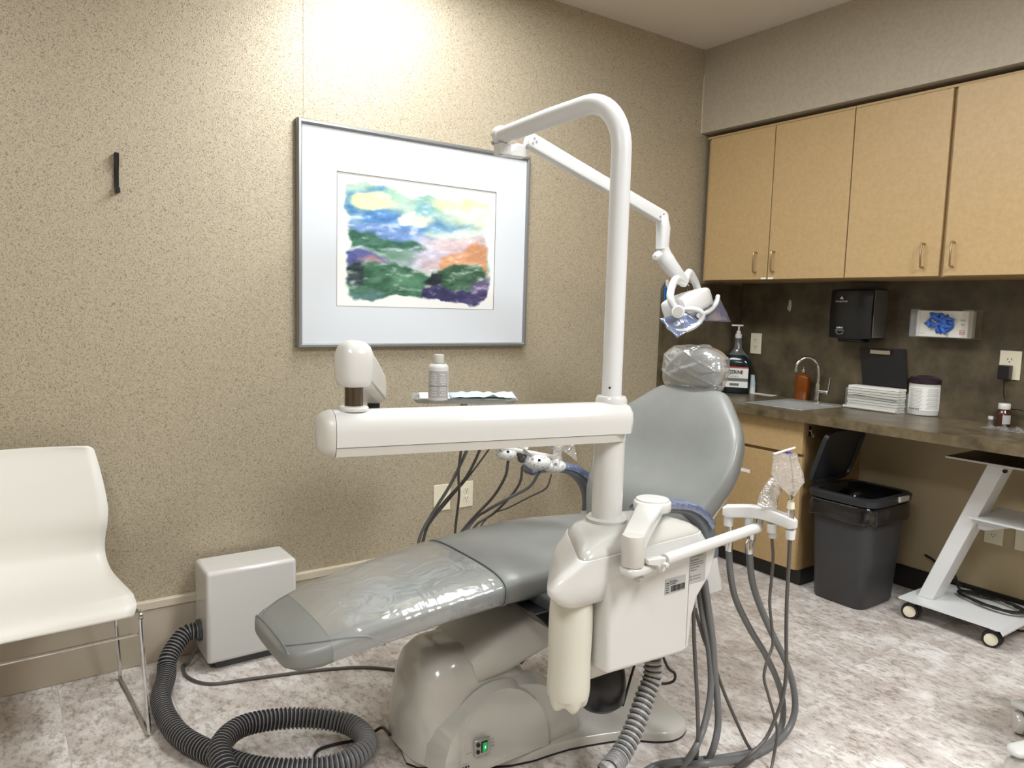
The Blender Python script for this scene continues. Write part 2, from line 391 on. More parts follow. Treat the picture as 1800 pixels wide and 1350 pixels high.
for k, (lx, ly, sx, sy, p) in enumerate(LIGHTS):
    t = thing('ceiling_light', ['rectangular fluorescent ceiling light over the dental chair', 'rectangular fluorescent ceiling light over the open floor', 'rectangular fluorescent ceiling light near the left wall'][k], 'ceiling light', (lx, ly, ZC - .03))
    fr = MB()
    for (a, b) in (((-1, -1), (1, -.94)), ((-1, .94), (1, 1)), ((-1, -.94), (-.9, .94)), ((.9, -.94), (1, .94))):
        fr.box((lx + a[0] * sx / 2, ly + a[1] * sy / 2, ZC - .03), (lx + b[0] * sx / 2, ly + b[1] * sy / 2, ZC - .0005))
    obj('frame', fr, 'white_metal', t)
    obj('diffuser', MB().box((lx - sx * .45, ly - sy * .47, ZC - .015), (lx + sx * .45, ly + sy * .47, ZC - .001)), 'diffuser', t)

# ------------------------------------------------------------------ wall cabinets
def pull(c, h, parent, out=V(-1, 0, 0), name='handle'):
    c = Vector(c); pts = [c + V(0, 0, -h / 2), c + V(0, 0, -h / 2) + out * .026, c + V(0, 0, 0) + out * .03, c + V(0, 0, h / 2) + out * .026, c + V(0, 0, h / 2)]
    pp = [pts[0], pts[0] + out * .02, pts[0] + out * .027 + V(0, 0, .006), pts[2], pts[4] + out * .027 - V(0, 0, .006), pts[4] + out * .02, pts[4]]
    return obj(name, MB().tube(spl(pp, 5), .0042, n=8), 'nickel', parent)
XC = 3.235
def wall_cabinet(y0, y1, doors, label):
    t = thing('wall_cabinet', label, 'cabinet', (XC + .19, (y0 + y1) / 2, 1.477), 'maple wall cabinets')
    obj('body', MB().box((XC + .019, y0, 1.477), (X1 - .001, y1, 2.246)), 'maple_edge', t)
    obj('top_rail', MB().box((XC + .002, y0, 2.2355), (XC + .0185, y1, 2.246)), 'maple_edge', t)
    for (a, b, hy, opn) in doors:
        d = obj('door', MB().box((XC - opn, a + .0015, 1.479), (XC + .018 - opn, b - .0015, 2.234)), 'maple', t, bevel=.001, seg=1)
        pull((XC - opn, hy, 1.565), .098, d)
        # little clear bumper on the lower corner
        yy = a + .02 if abs(hy - a) < .2 else b - .02
        if hy > 2: obj('bumper', MB().box((XC - opn - .002, yy - .016, 1.4795), (XC - opn - .0003, yy + .014, 1.488)), 'paper', d)
    return t
wall_cabinet(1.957, 2.80, [(2.373, 2.776, 2.44, 0), (1.957, 2.371, 2.335, 0)], 'two-door maple wall cabinet in the corner, over the sink end of the counter')
wall_cabinet(1.09, 1.9555, [(1.537, 1.955, 1.603, 0), (1.10, 1.52, 1.482, .006)], 'two-door maple wall cabinet over the towel dispenser and glove box')
wall_cabinet(.20, 1.0885, [(.66, 1.08, .72, 0), (.21, .655, .6, 0)], 'two-door maple wall cabinet nearest the open end of the room')

# ------------------------------------------------------------------ counter, sink, splash, base cabinet
CZ = .851; CX = 3.07; SX0, SX1_, SY0, SY1_ = 3.165, 3.45, 2.085, 2.375
ct = MB()
ct.box((CX, .25, CZ - .042), (X1 - .0115, SY0, CZ)); ct.box((CX, SY1_, CZ - .042), (X1 - .0115, Y1 - .021, CZ))
ct.box((CX, SY0, CZ - .042), (SX0, SY1_, CZ)); ct.box((SX1_, SY0, CZ - .042), (X1 - .0115, SY1_, CZ))
tag(obj('countertop', ct, 'laminate'), 'long brown stone-look laminate countertop along the cabinet wall', 'countertop')
tag(obj('backsplash', MB().box((X1 - .011, .25, CZ - .042), (X1 - .0005, Y1 - .021, 1.4765)), 'splash'), 'dark brown stone-look laminate backsplash panel under the wall cabinets', 'backsplash')
# side splash with a rounded upper corner
r = .055; xl = 2.955; zt = 1.46
poly = [(xl, Y1 - .0005, CZ - .11), (X1 - .012, Y1 - .0005, CZ - .11), (X1 - .012, Y1 - .0005, zt)]
poly += [(xl + r + (-math.sin(a)) * r, Y1 - .0005, zt - r + math.cos(a) * r) for a in [math.pi / 2 * i / 8 for i in range(9)]]
tag(obj('side_splash', MB().prism([(p[0], p[1] - .0195, p[2]) for p in poly], (0, .0195, 0)), 'splash', sharp=50), 'dark laminate splash panel with rounded top corner on the wallpapered wall', 'splash panel')
sk = thing('sink', 'small rectangular stainless steel sink set in the countertop', 'sink', ((SX0 + SX1_) / 2, (SY0 + SY1_) / 2, CZ - .13))
b = MB(); e = .016
for a, c in (((SX0 - e, SY0 - e), (SX1_ + e + .07, SY0 + .004)), ((SX0 - e, SY1_ - .004), (SX1_ + e + .07, SY1_ + e)), ((SX0 - e, SY0), (SX0 + .004, SY1_)), ((SX1_ - .004, SY0), (SX1_ + e + .07, SY1_))):
    b.box((a[0], a[1], CZ + .0003), (c[0], c[1], CZ + .005))
obj('rim', b, 'sink_steel', sk, bevel=.002, seg=2)
b = MB(); z0 = CZ - .125
b.box((SX0 + .001, SY0 + .001, z0), (SX1_ - .001, SY1_ - .001, z0 + .003)); b.box((SX0 + .001, SY0 + .001, z0), (SX0 + .004, SY1_ - .001, CZ)); b.box((SX1_ - .004, SY0 + .001, z0), (SX1_ - .001, SY1_ - .001, CZ))
b.box((SX0 + .001, SY0 + .001, z0), (SX1_ - .001, SY0 + .004, CZ)); b.box((SX0 + .001, SY1_ - .004, z0), (SX1_ - .001, SY1_ - .001, CZ))
obj('basin', b, 'sink_steel', sk)
obj('drain', MB().lathe([(.03, 0), (.03, .002), (.02, .001), (.002, .001)], ((SX0 + SX1_) / 2, (SY0 + SY1_) / 2, z0 + .003)), 'chrome', sk)
# faucet
fx, fy = 3.497, 2.215
fa = thing('faucet', 'chrome gooseneck faucet with a side lever behind the sink', 'faucet', (fx, fy, CZ + .005))
obj('base', MB().lathe([(.02, 0), (.02, .006), (.014, .01), (.0135, .045), (.0125, .09), (.011, .1)], (fx, fy, CZ + .0055)), 'chrome', fa)
goose = spl([(fx, fy, CZ + .09), (fx, fy, CZ + .15), (fx - .008, fy + .004, CZ + .2), (fx - .035, fy + .02, CZ + .232), (fx - .07, fy + .045, CZ + .232), (fx - .095, fy + .062, CZ + .205), (fx - .1, fy + .065, CZ + .17)], 8)
sp = obj('spout', MB().tube(goose, .0085, n=14), 'chrome', fa)
obj('aerator', MB().lathe([(.0105, -.0), (.0105, .018), (.009, .02)], Vector(goose[-1]) - V(0, 0, .008)), 'chrome', sp)
obj('lever_body', MB().lathe([(.011, 0), (.011, .05), (.008, .054)], (fx, fy, CZ + .065), (0.15, -1, 0)), 'chrome', fa)
obj('lever', MB().tube([(fx + .008, fy - .05, CZ + .05), (fx + .010, fy - .055, CZ + .075), (fx + .006, fy - .062, CZ + .12), (fx + .002, fy - .064, CZ + .14)], [.006, .007, .0055, .004], n=10, flat=(1, .6)), 'chrome', fa)
# base cabinet
FX = 3.12
bc = thing('base_cabinet', 'maple base cabinet with one drawer and one door under the sink', 'cabinet', (3.36, 2.42, 0))
b = MB(); b.box((FX + .019, 2.03, .085), (X1 - .001, 2.046, CZ - .0425)); b.box((FX + .019, 2.046, .085), (X1 - .001, Y1 - .001, .7)); b.box((FX + .019, 2.81, .7), (X1 - .001, Y1 - .001, CZ - .0425)); b.box((FX + .019, 2.046, .7), (FX + .03, 2.81, CZ - .0425))
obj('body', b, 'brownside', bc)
obj('toe_kick', MB().box((FX + .055, 2.035, 0.0005), (X1 - .01, Y1 - .02, .085)), 'black_base', bc)
dr = obj('drawer', MB().box((FX, 2.033, .650), (FX + .018, Y1 - .03, CZ - .05)), 'maple', bc, bevel=.001, seg=1)
dd = obj('door', MB().box((FX, 2.033, .088), (FX + .018, Y1 - .03, .634)), 'maple', bc, bevel=.001, seg=1)
obj('tape', MB().box((FX - .0008, 2.318, .505), (FX - .0002, 2.45, .522)), 'paper', dd, label='strip of white tape')
hk = MB().tube(spl([(3.16, 2.0295, .76), (3.16, 2.02, .762), (3.16, 2.014, .745), (3.16, 2.006, .735), (3.16, 2.004, .75)], 5), .003, n=8)
hk.box((3.152, 2.0265, .735), (3.168, 2.0296, .785)); tag(obj('hook', hk, 'chrome'), 'small chrome hook stuck on the side of the maple base cabinet', 'hook')

# ------------------------------------------------------------------ sockets
def outlet(c, right, normal, label, blank=False, deco=False, sz=(.072, .118), name='wall_outlet'):
    c = Vector(c); right = Vector(right); n = Vector(normal); w2, h2 = sz[0] / 2, sz[1] / 2
    t = thing(name, label, 'wall outlet' if not blank else 'wall plate', c - UZ * h2)
    obj('cover_plate', MB().obox(c + n * .003, right * w2, UZ * h2, n * .0028), 'cream', t, bevel=.002, seg=2)
    if not blank:
        for s in (-1, 1):
            cc = c + UZ * s * .0195 + n * .0062
            f = obj('socket', MB().loft([sring(cc + n * k, right, UZ, .0165, .0145, 3, 20) for k in (-.0004, .0012)]), 'cream', t)
            m = MB(); q = cc + n * .0014
            for k in (-1, 1): m.obox(q + right * k * .0065 + UZ * .003, right * .0012, UZ * .004, n * .0003)
            m.loft([sring(q + UZ * -.0065 + n * k, right, UZ, .0024, .0024, 2, 10) for k in (0, .0004)])
            obj('slots', m, 'slot', f)
    return t
outlet((1.757, Y1, .452), WB_R, (0, -1, 0), 'cream duplex wall outlet low on the wallpapered wall, right of the blank plate')
outlet((1.632, Y1, .452), WB_R, (0, -1, 0), 'blank cream cover plate low on the wallpapered wall, left of the duplex outlet', blank=True, name='blank_wall_plate', sz=(.085, .118))
outlet((X1 - .011, 2.69, 1.135), WR_R, (-1, 0, 0), 'cream duplex outlet on the dark backsplash between mouthwash and sink')
o2 = at(1776, 642, x=X1 - .011)
t2 = thing('wall_outlet', 'cream wide outlet on the backsplash with a black plug in it', 'wall outlet', o2 - UZ * .059)
cc = o2
obj('cover_plate', MB().obox(cc + V(-.003, 0, 0), UY * .042, UZ * .062, UX * .0028), 'cream', t2, bevel=.002, seg=2)
obj('insert', MB().obox(cc + V(-.0064, -.004, 0), UY * .021, UZ * .042, UX * .0006), 'cream', t2)
m = MB(); q = cc + V(-.0074, .002, .022)
for k in (-1, 1): m.obox(q + UY * k * .0075 + UZ * .004, UY * .0014, UZ * .0045, UX * .0003)
m.loft([sring(q + UZ * -.008 + UX * k, UY, UZ, .003, .003, 2, 10) for k in (0, .0004)])
obj('slots', m, 'slot', t2)
pl = thing('power_adapter', 'black plug-in power adapter with its cord in the backsplash outlet', 'power adapter', cc + V(-.03, .006, -.05))
obj('plug_body', MB().box((cc.x - .045, cc.y - .014, cc.z - .06), (cc.x - .008, cc.y + .03, cc.z + .0)), 'black', pl, bevel=.003)
obj('cord', MB().tube(spl([(cc.x - .025, cc.y + .008, cc.z - .06), (cc.x - .025, cc.y + .006, cc.z - .12), (cc.x - .02, cc.y + 0, cc.z - .15), (cc.x - .025, cc.y - .03, cc.z - .185), (cc.x - .03, cc.y - .09, cc.z - .19), (cc.x - .03, cc.y - .3, CZ + .004)], 8), .0025, n=6), 'black', pl)
uo = at(1748, 933, x=X1)
outlet(uo, WR_R, (-1, 0, 0), 'cream outlet low under the countertop behind the white cart', sz=(.075, .118))
outlet(uo - UY * .12, WR_R, (-1, 0, 0), 'blank cream plate under the countertop, right of the low outlet', blank=True, name='blank_wall_plate')

# ------------------------------------------------------------------ framed painting
px0, px1, pz0, pz1 = .972, 2.05, 1.125, 1.983
fr = thing('framed_painting', 'watercolour landscape in white mat and silver metal frame on the beige wall', 'painting', ((px0 + px1) / 2, Y1 - .02, pz0))
fw = .017; prof = [(0, -.001), (0, -.028), (.004, -.034), (.012, -.034), (fw, -.028), (fw, -.016)]
rings = []
for (sx, sz) in ((0, 0), (1, 0), (1, 1), (0, 1)):
    ring = []
    for (i, d) in prof:
        x = px0 + i if sx == 0 else px1 - i; z = pz0 + i if sz == 0 else pz1 - i; ring.append(V(x, Y1 + d, z))
    rings.append(ring)
f = MB(); n = len(prof)
v = [p for r_ in rings for p in r_]; fc = []
for k in range(4):
    a = k * n; b2 = ((k + 1) % 4) * n
    for i in range(n - 1): fc.append((a + i, a + i + 1, b2 + i + 1, b2 + i))
f.add(v, fc); obj('frame', f, 'alu', fr)
obj('backing', MB().box((px0 + .006, Y1 - .016, pz0 + .006), (px1 - .006, Y1 - .002, pz1 - .006)), 'maple_edge', fr)
# mat board with a window
wx0, wx1, wz0, wz1 = 1.165, 1.905, 1.262, 1.785
wx0 = at(592, 300, y=Y1 - .02).x; wx1 = at(870, 440, y=Y1 - .02).x; wz0 = at(592, 538, y=Y1 - .02).z; wz1 = at(592, 300, y=Y1 - .02).z
mb = MB(); yy = Y1 - .0205
for a, c in (((px0 + .014, pz0 + .014), (px1 - .014, wz0)), ((px0 + .014, wz1), (px1 - .014, pz1 - .014)), ((px0 + .014, wz0), (wx0, wz1)), ((wx1, wz0), (px1 - .014, wz1))):
    mb.box((a[0], yy, a[1]), (c[0], yy + .003, c[1]))
obj('mat_board', mb, 'matboard', fr, flat=True)
mb = MB(); g = .003
for k, off in ((0, 0), (1, .006)):
    a0, a1, c0, c1 = wx0 - off * 0, wx1, wz0, wz1
    if k == 0: mb.box((a0, yy - .0004, c1 - g * 1.2), (a1, yy - .0001, c1)); mb.box((a0, yy - .0004, c0), (a0 + g * .6, yy - .0001, c1)); mb.box((a1 - g, yy - .0004, c0), (a1, yy - .0001, c1)); mb.box((a0, yy - .0004, c0), (a1, yy - .0001, c0 + g * .6))
    else: mb.box((a0 + .004, yy - .0004, c1 - .0075), (a1 - .004, yy - .0001, c1 - .0065))
obj('mat_bevel_line', mb, mat('mat_line', (120, 112, 108), rough=.6), fr, flat=True)

def art(u, v):
    H, Wd = u.shape
    def fbm(x, y, s, seed, oct=4):
        out = np.zeros_like(x); a = 1; tot = 0
        for o in range(oct):
            k = s * 2 ** o
            xi = x * k + seed * 17.3 + o * 5.1; yi = y * k + seed * 9.7 + o * 3.3
            x0 = np.floor(xi); y0 = np.floor(yi); fx_ = xi - x0; fy_ = yi - y0
            fx_ = fx_ * fx_ * (3 - 2 * fx_); fy_ = fy_ * fy_ * (3 - 2 * fy_)
            h = lambda a_, b_: np.modf(np.abs(np.sin(a_ * 127.1 + b_ * 311.7 + seed * 13.7) * 43758.5453))[0]
            out += a * ((h(x0, y0) * (1 - fx_) + h(x0 + 1, y0) * fx_) * (1 - fy_) + (h(x0, y0 + 1) * (1 - fx_) + h(x0 + 1, y0 + 1) * fx_) * fy_)
            tot += a; a *= .5
        return out / tot
    u2 = u + (fbm(u, v, 4, 1) - .5) * .10 + (fbm(u, v, 16, 2) - .5) * .045
    v2 = v + (fbm(u, v, 4, 3) - .5) * .12 + (fbm(u, v, 16, 4) - .5) * .055
    col = np.empty((H, Wd, 3)); col[:] = (228, 228, 226)
    def blob(cx, cy, rx, ry, c, soft=.25, rot=0, op=1.0, sd=0):
        nonlocal col
        dx, dy = u2 - cx, v2 - cy; cr, sr = math.cos(rot), math.sin(rot)
        d = np.sqrt(((dx * cr + dy * sr) / rx) ** 2 + ((-dx * sr + dy * cr) / ry) ** 2)
        a = np.clip((1 + soft - d) / (2 * soft + 1e-6), 0, 1); a = a * a * (3 - 2 * a) * op
        tex = (fbm(u * 1.3, v * 1.3, 9, 5 + sd) - .5) * 46
        cc_ = np.array(c)[None, None, :] + tex[..., None]
        col = col * (1 - a[..., None]) + cc_ * a[..., None]
    def poly(pts, c, soft=.012, op=1.0, sd=0, tx=84):
        nonlocal col
        inside = np.zeros(u.shape, bool); d = np.full(u.shape, 9.0); n = len(pts)
        for i in range(n):
            x1, y1 = pts[i]; x2, y2 = pts[(i + 1) % n]
            ex, ey = x2 - x1, y2 - y1; t_ = np.clip(((u2 - x1) * ex + (v2 - y1) * ey) / (ex * ex + ey * ey + 1e-9), 0, 1)
            d = np.minimum(d, np.hypot(u2 - x1 - t_ * ex, v2 - y1 - t_ * ey))
            cond = ((y1 > v2) != (y2 > v2)); xi = (x2 - x1) * (v2 - y1) / (y2 - y1 + 1e-12) + x1
            inside ^= cond & (u2 < xi)
        s_ = np.where(inside, d, -d); a = np.clip(.5 + s_ / (2 * soft), 0, 1) * op
        tex = (fbm(u * 1.3 + v2 * .5, v * 2.2, 11, 8 + sd, 5) - .5) * tx
        cc_ = np.array(c)[None, None, :] + tex[..., None]
        col = col * (1 - a[..., None]) + cc_ * a[..., None]
    edge = [(.02, .03), (.15, .02), (.3, .06), (.44, .10), (.55, .05), (.7, .07), (.9, .07), (.99, .10), (.99, .2), (.95, .33), (.97, .42), (.95, .55), (.99, .66), (1.0, .8), (.98, .97), (.9, 1.0), (.78, .98), (.6, .985), (.47, .99), (.35, .95), (.2, .97), (.07, .97), (.02, .86), (.01, .72), (.0, .62), (.04, .5), (.03, .42), (.05, .3), (.02, .2), (0, .1)]
    poly(edge, (176, 204, 190), soft=.012)
    body = np.abs(col - np.array((228, 228, 226))).sum(-1) > 24
    keep = col.copy()
    blob(.22, .10, .20, .05, (150, 196, 168), .5); blob(.55, .13, .1, .09, (138, 186, 170), .5)
    blob(.8, .12, .22, .07, (232, 236, 160), .4); blob(.9, .2, .14, .08, (222, 232, 196), .6)
    poly([(.02, .1), (.12, .08), (.26, .05), (.26, .10), (.12, .14), (.1, .22), (.06, .34), (.02, .2)], (62, 128, 190), .03, .9)
    poly([(.08, .24), (.2, .2), (.33, .2), (.48, .27), (.56, .36), (.5, .42), (.3, .38), (.1, .36)], (74, 132, 196), .04)
    blob(.18, .155, .13, .065, (228, 236, 160), .25); blob(.46, .28, .12, .075, (242, 238, 196), .2)
    poly([(.54, .34), (.6, .25), (.75, .3), (.85, .28), (.7, .34), (.6, .38)], (84, 142, 196), .03, .8)
    blob(.52, .2, .06, .08, (110, 170, 186), .4, op=.8)
    poly([(.55, .4), (.8, .33), (.98, .3), (.97, .38), (.6, .46)], (205, 222, 214), .04, .8)
    poly([(.03, .34), (.2, .33), (.45, .38), (.62, .46), (.6, .55), (.3, .5), (.04, .44)], (98, 136, 196), .02, sd=2)
    poly([(.5, .47), (.75, .41), (.97, .36), (.97, .5), (.7, .6), (.5, .6)], (206, 182, 186), .03)
    poly([(.45, .44), (.6, .45), (.6, .58), (.45, .56)], (196, 200, 218), .05, .8)
    poly([(.03, .43), (.15, .42), (.3, .47), (.47, .50), (.54, .55), (.46, .59), (.3, .62), (.03, .54)], (50, 104, 82), .015, sd=3)
    poly([(.3, .58), (.5, .57), (.7, .55), (.72, .68), (.5, .74), (.3, .68)], (172, 168, 196), .04, .9)
    poly([(.5, .64), (.68, .6), (.7, .76), (.5, .76)], (214, 188, 192), .05, .8)
    blob(.35, .63, .1, .05, (90, 140, 112), .6, op=.8)
    poly([(.62, .68), (.72, .56), (.88, .43), (.94, .46), (.95, .58), (.97, .72), (.85, .7), (.7, .74)], (212, 150, 108), .012)
    poly([(.0, .6), (.08, .57), (.2, .6), (.3, .68), (.28, .74), (.02, .72)], (84, 92, 160), .012)
    poly([(.1, .66), (.2, .63), (.28, .69), (.2, .7)], (206, 154, 140), .03, .9)
    poly([(.03, .7), (.2, .69), (.35, .69), (.5, .76), (.62, .78), (.56, .98), (.3, .97), (.05, .97)], (56, 106, 78), .012, sd=4)
    blob(.42, .83, .1, .06, (92, 150, 112), .5, op=.6)
    poly([(.0, .72), (.1, .68), (.15, .72), (.12, .86), (.04, .86)], (32, 52, 54), .01, sd=5)
    poly([(.05, .92), (.2, .88), (.28, .92), (.2, .97), (.06, .98)], (78, 120, 116), .012)
    poly([(.6, .74), (.75, .66), (.9, .63), (.97, .72), (.96, .84), (.7, .9), (.58, .86)], (58, 98, 70), .012, sd=6)
    poly([(.52, .9), (.6, .84), (.7, .88), (.85, .87), (1.0, .78), (1.0, .98), (.8, 1.0), (.5, .98)], (52, 48, 96), .012, sd=7)
    poly([(.86, .8), (.99, .74), (1.0, .9), (.88, .88)], (92, 74, 120), .03, .9)
    poly([(.54, .84), (.6, .76), (.67, .75), (.66, .84), (.56, .9)], (26, 36, 44), .01)
    outside = ~body
    col[outside] = keep[outside]
    a = np.clip(np.abs(keep - np.array((228, 228, 226))).sum(-1) / 90, 0, 1)[..., None]
    col = col * a + np.array((228, 228, 226)) * (1 - a)
    grey_ = col.mean(-1, keepdims=True); col = grey_ + (col - grey_) * .86
    return np.clip(col, 0, 255)
NX, NY = 300, 220
uu, vv = np.meshgrid((np.arange(NX) / (NX - 1)) * 1.10 - .05, (np.arange(NY) / (NY - 1)) * 1.10 - .05)
cols = art(uu, vv)
me_v = []; yy2 = Y1 - .0198
gx = np.linspace(wx0 - .004, wx1 + .004, NX); gz = np.linspace(wz1 + .004, wz0 - .004, NY)
mb = MB(); mb.sheet([[V(x, yy2, z) for x in gx] for z in gz])
ao = obj('watercolour_sheet', mb, 'paper', fr, flat=True)
am = mat('watercolour', (255, 255, 255), rough=.75); a_ = nd(am, 'ShaderNodeAttribute', attribute_name='paint'); link(am, a_.outputs['Color'], bs(am).inputs['Base Color'])
ao.data.materials.clear(); ao.data.materials.append(am)
ca = ao.data.color_attributes.new('paint', 'FLOAT_COLOR', 'POINT')
fl = np.ones((NX * NY, 4), dtype=np.float32); c01 = (cols.reshape(-1, 3) / 255.0)
fl[:, :3] = np.where(c01 <= .04045, c01 / 12.92, ((c01 + .055) / 1.055) ** 2.4)
ca.data.foreach_set('color', fl.ravel())

# black hook on the wall
h0, h1 = at(203, 270, y=Y1), at(203, 340, y=Y1)
hx = h0.x
m = MB().prism([(hx - .007, Y1 - .0005, h0.z + .0), (hx - .007, Y1 - .03, h0.z + .0), (hx - .007, Y1 - .026, h0.z - .03), (hx - .007, Y1 - .012, h0.z - .06), (hx - .007, Y1 - .012, h1.z + .02), (hx - .007, Y1 - .035, h1.z + .018), (hx - .007, Y1 - .035, h1.z), (hx - .007, Y1 - .0005, h1.z)], (.014, 0, 0))
tag(obj('wall_hook', m, 'black', bevel=.002, seg=2), 'black metal coat hook alone on the beige wall', 'hook')

# ------------------------------------------------------------------ visitor chair
vc = thing('side_chair', 'white moulded plastic chair on a chrome sled frame against the wall', 'chair', (.08, 2.45, 0))
A = math.radians(2); cw = V(math.cos(A), math.sin(A), 0); cdp = V(-math.sin(A), math.cos(A), 0)
ce = at(238, 1062, z=.455) - cw * .25     # middle of the front edge
prof = [(-.012, .425, .242), (0.0, .445, .252), (.03, .452, .256), (.10, .448, .256), (.22, .436, .254), (.33, .43, .250), (.40, .44, .246), (.445, .475, .243), (.46, .53, .245), (.458, .59, .252), (.462, .64, .254), (.475, .72, .244), (.492, .80, .229), (.495, .822, .221), (.496, .83, .205)]
def vcp(d, z, x): return ce + cw * x + cdp * d + V(0, 0, z - ce.z)
rows = []
pf = spl([V(d, z, hw) for d, z, hw in prof], 4)
for p in pf:
    d, z, hw = p; row = []
    for i in range(17):
        s = -1 + i / 8; cur = .018 * s * s
        q = max(0, min(1, (z - .435) / .16)); q = q * q * (3 - 2 * q) if d > .3 else 0
        row.append(vcp(d - cur * 1.3 * q, z - .006 * s * s * q + .4 * cur * (1 - q) * (1 if d > .05 else 0), s * hw))
    rows.append(row)
obj('seat_shell', MB().sheet(rows), 'chair_shell', vc, solid=.009, sharp=60)
fm = MB()
for s in (1, -1):
    x = s * .262
    pts = [vcp(.30, .425, x - s * .03), vcp(.05, .425, x - s * .01), vcp(.0, .43, x), vcp(-.01, .415, x), vcp(-.0, .38, x), vcp(.085, .06, x + s * .030), vcp(.10, .012, x + s * .033), vcp(.14, .0065, x + s * .033), vcp(.3, .0065, x + s * .032), vcp(.48, .0065, x + s * .028), vcp(.515, .012, x + s * .026), vcp(.51, .06, x + s * .024), vcp(.44, .36, x - s * .0), vcp(.42, .42, x - s * .015), vcp(.36, .426, x - s * .04)]
    obj('sled_leg', MB().tube(spl(pts, 5), .006, n=10), 'chrome', vc)
obj('cross_bar', MB().tube([vcp(.02, .36, -.262), vcp(.02, .36, .262)], .005, n=8), 'chrome', vc)
obj('rear_bar', MB().tube([vcp(.40, .418, -.232), vcp(.40, .418, .232)], .005, n=8), 'chrome', vc)
obj('under_pan', MB().sheet([[vcp(d, .43 - .012, s * .22) for s in (-1, 0, 1)] for d in (.05, .2, .35)]), 'warmwhite', vc, solid=.004)

# ------------------------------------------------------------------ white wall-side box with big hose
wb = thing('vacuum_box', 'white floor-standing equipment box against the wall behind the chair foot', 'equipment box', (.745, 2.71, 0))
obj('housing', MB().box((.588, 2.622, .03), (.905, 2.802, .362)), 'white', wb, bevel=.014, seg=4)
obj('plinth', MB().box((.62, 2.65, .0), (.87, 2.79, .031)), 'dark_grey', wb)
obj('lid_seam', MB().box((.60, 2.70, .3605), (.893, 2.703, .3625)), 'warmwhite', wb)
obj('hose_port', MB().lathe([(.038, 0), (.038, .012), (.033, .014)], (.5885, 2.72, .125), (-1, 0, 0)), 'dark_grey', wb)

def corrugated(name, pts, r, pitch, label, cat, mats, group=None, n=16, depth=.2):
    pp = resample(spl(pts, 14), pitch / 4); K = len(pp); rr = []; mis = []
    for i in range(K):
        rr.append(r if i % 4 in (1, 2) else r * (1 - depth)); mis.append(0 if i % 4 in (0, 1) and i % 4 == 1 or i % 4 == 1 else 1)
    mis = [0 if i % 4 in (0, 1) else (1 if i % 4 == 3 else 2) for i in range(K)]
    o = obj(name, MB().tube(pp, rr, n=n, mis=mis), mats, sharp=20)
    return tag(o, label, cat, group)
def g(px, py, z): return at(px, py, z=z)
RH = .031
hp = [V(.577, 2.72, .125), V(.53, 2.715, .12), V(.47, 2.66, .075), g(292, 1190, .04), g(283, 1235, .036), g(312, 1288, .036), g(375, 1325, .036), g(450, 1350, .036), g(540, 1352, .036), g(610, 1338, .036), g(645, 1306, .04), g(610, 1272, .05), g(520, 1262, .07), g(430, 1275, .092), g(388, 1310, .098), g(395, 1352, .085), g(420, 1400, .05), g(470, 1440, .036), g(600, 1470, .036)]
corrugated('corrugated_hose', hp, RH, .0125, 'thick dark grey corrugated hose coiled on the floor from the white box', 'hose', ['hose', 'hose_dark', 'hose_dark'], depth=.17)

# ------------------------------------------------------------------ dental chair
YC = 1.84
dc = thing('dental_chair', 'grey upholstered reclining dental chair on a white floor base', 'dental chair', (1.4, YC, 0))
# base plate: outline traced on the floor and given its real thickness
bp = [g(735, 1352, 0), g(900, 1348, 0), g(1000, 1320, 0), g(1096, 1304, 0), g(1150, 1307, 0), g(1185, 1304, 0), g(1203, 1292, 0), g(1203, 1275, 0), g(1170, 1245, 0), g(1140, 1215, 0), g(1060, 1190, 0), g(960, 1195, 0), g(880, 1205, 0), V(1.12, 2.03, 0), V(1.0, 2.03, 0), g(690, 1278, 0), g(705, 1320, 0)]
bp = spl([V(p.x, p.y, .002) for p in bp], 3, closed=True)
ctr = sum(bp, Vector()) / len(bp)
def shrink(k, z): return [V(ctr.x + (p.x - ctr.x) * k, ctr.y + (p.y - ctr.y) * k, z) for p in bp]
obj('base_gasket', MB().loft([shrink(1.0, .0008), shrink(1.0, .006)]), 'black_rubber', dc)
obj('base_plate', MB().loft([shrink(1.0, .007), shrink(1.0, .022), shrink(.985, .03), shrink(.96, .033)]), 'greywhite', dc, sharp=60)
# pump cover: a domed hood over the front of the base
def rr_ring(x0, x1, y0, y1, z, e=4, n=48): return sring(((x0 + x1) / 2, (y0 + y1) / 2, z), UX, UY, (x1 - x0) / 2, (y1 - y0) / 2, e, n)
hood = [(.03, .93, 1.42, 1.66, 2.0), (.06, .93, 1.40, 1.662, 1.995), (.12, .933, 1.37, 1.668, 1.99), (.18, .94, 1.335, 1.68, 1.98), (.24, .952, 1.29, 1.698, 1.97), (.28, .97, 1.25, 1.72, 1.955), (.305, .998, 1.215, 1.745, 1.935), (.315, 1.03, 1.18, 1.77, 1.91)]
h = obj('pump_cover', MB().loft([rr_ring(a, b, c, d, z, 3.4) for z, a, b, c, d in hood]), 'greywhite', dc, sharp=60)
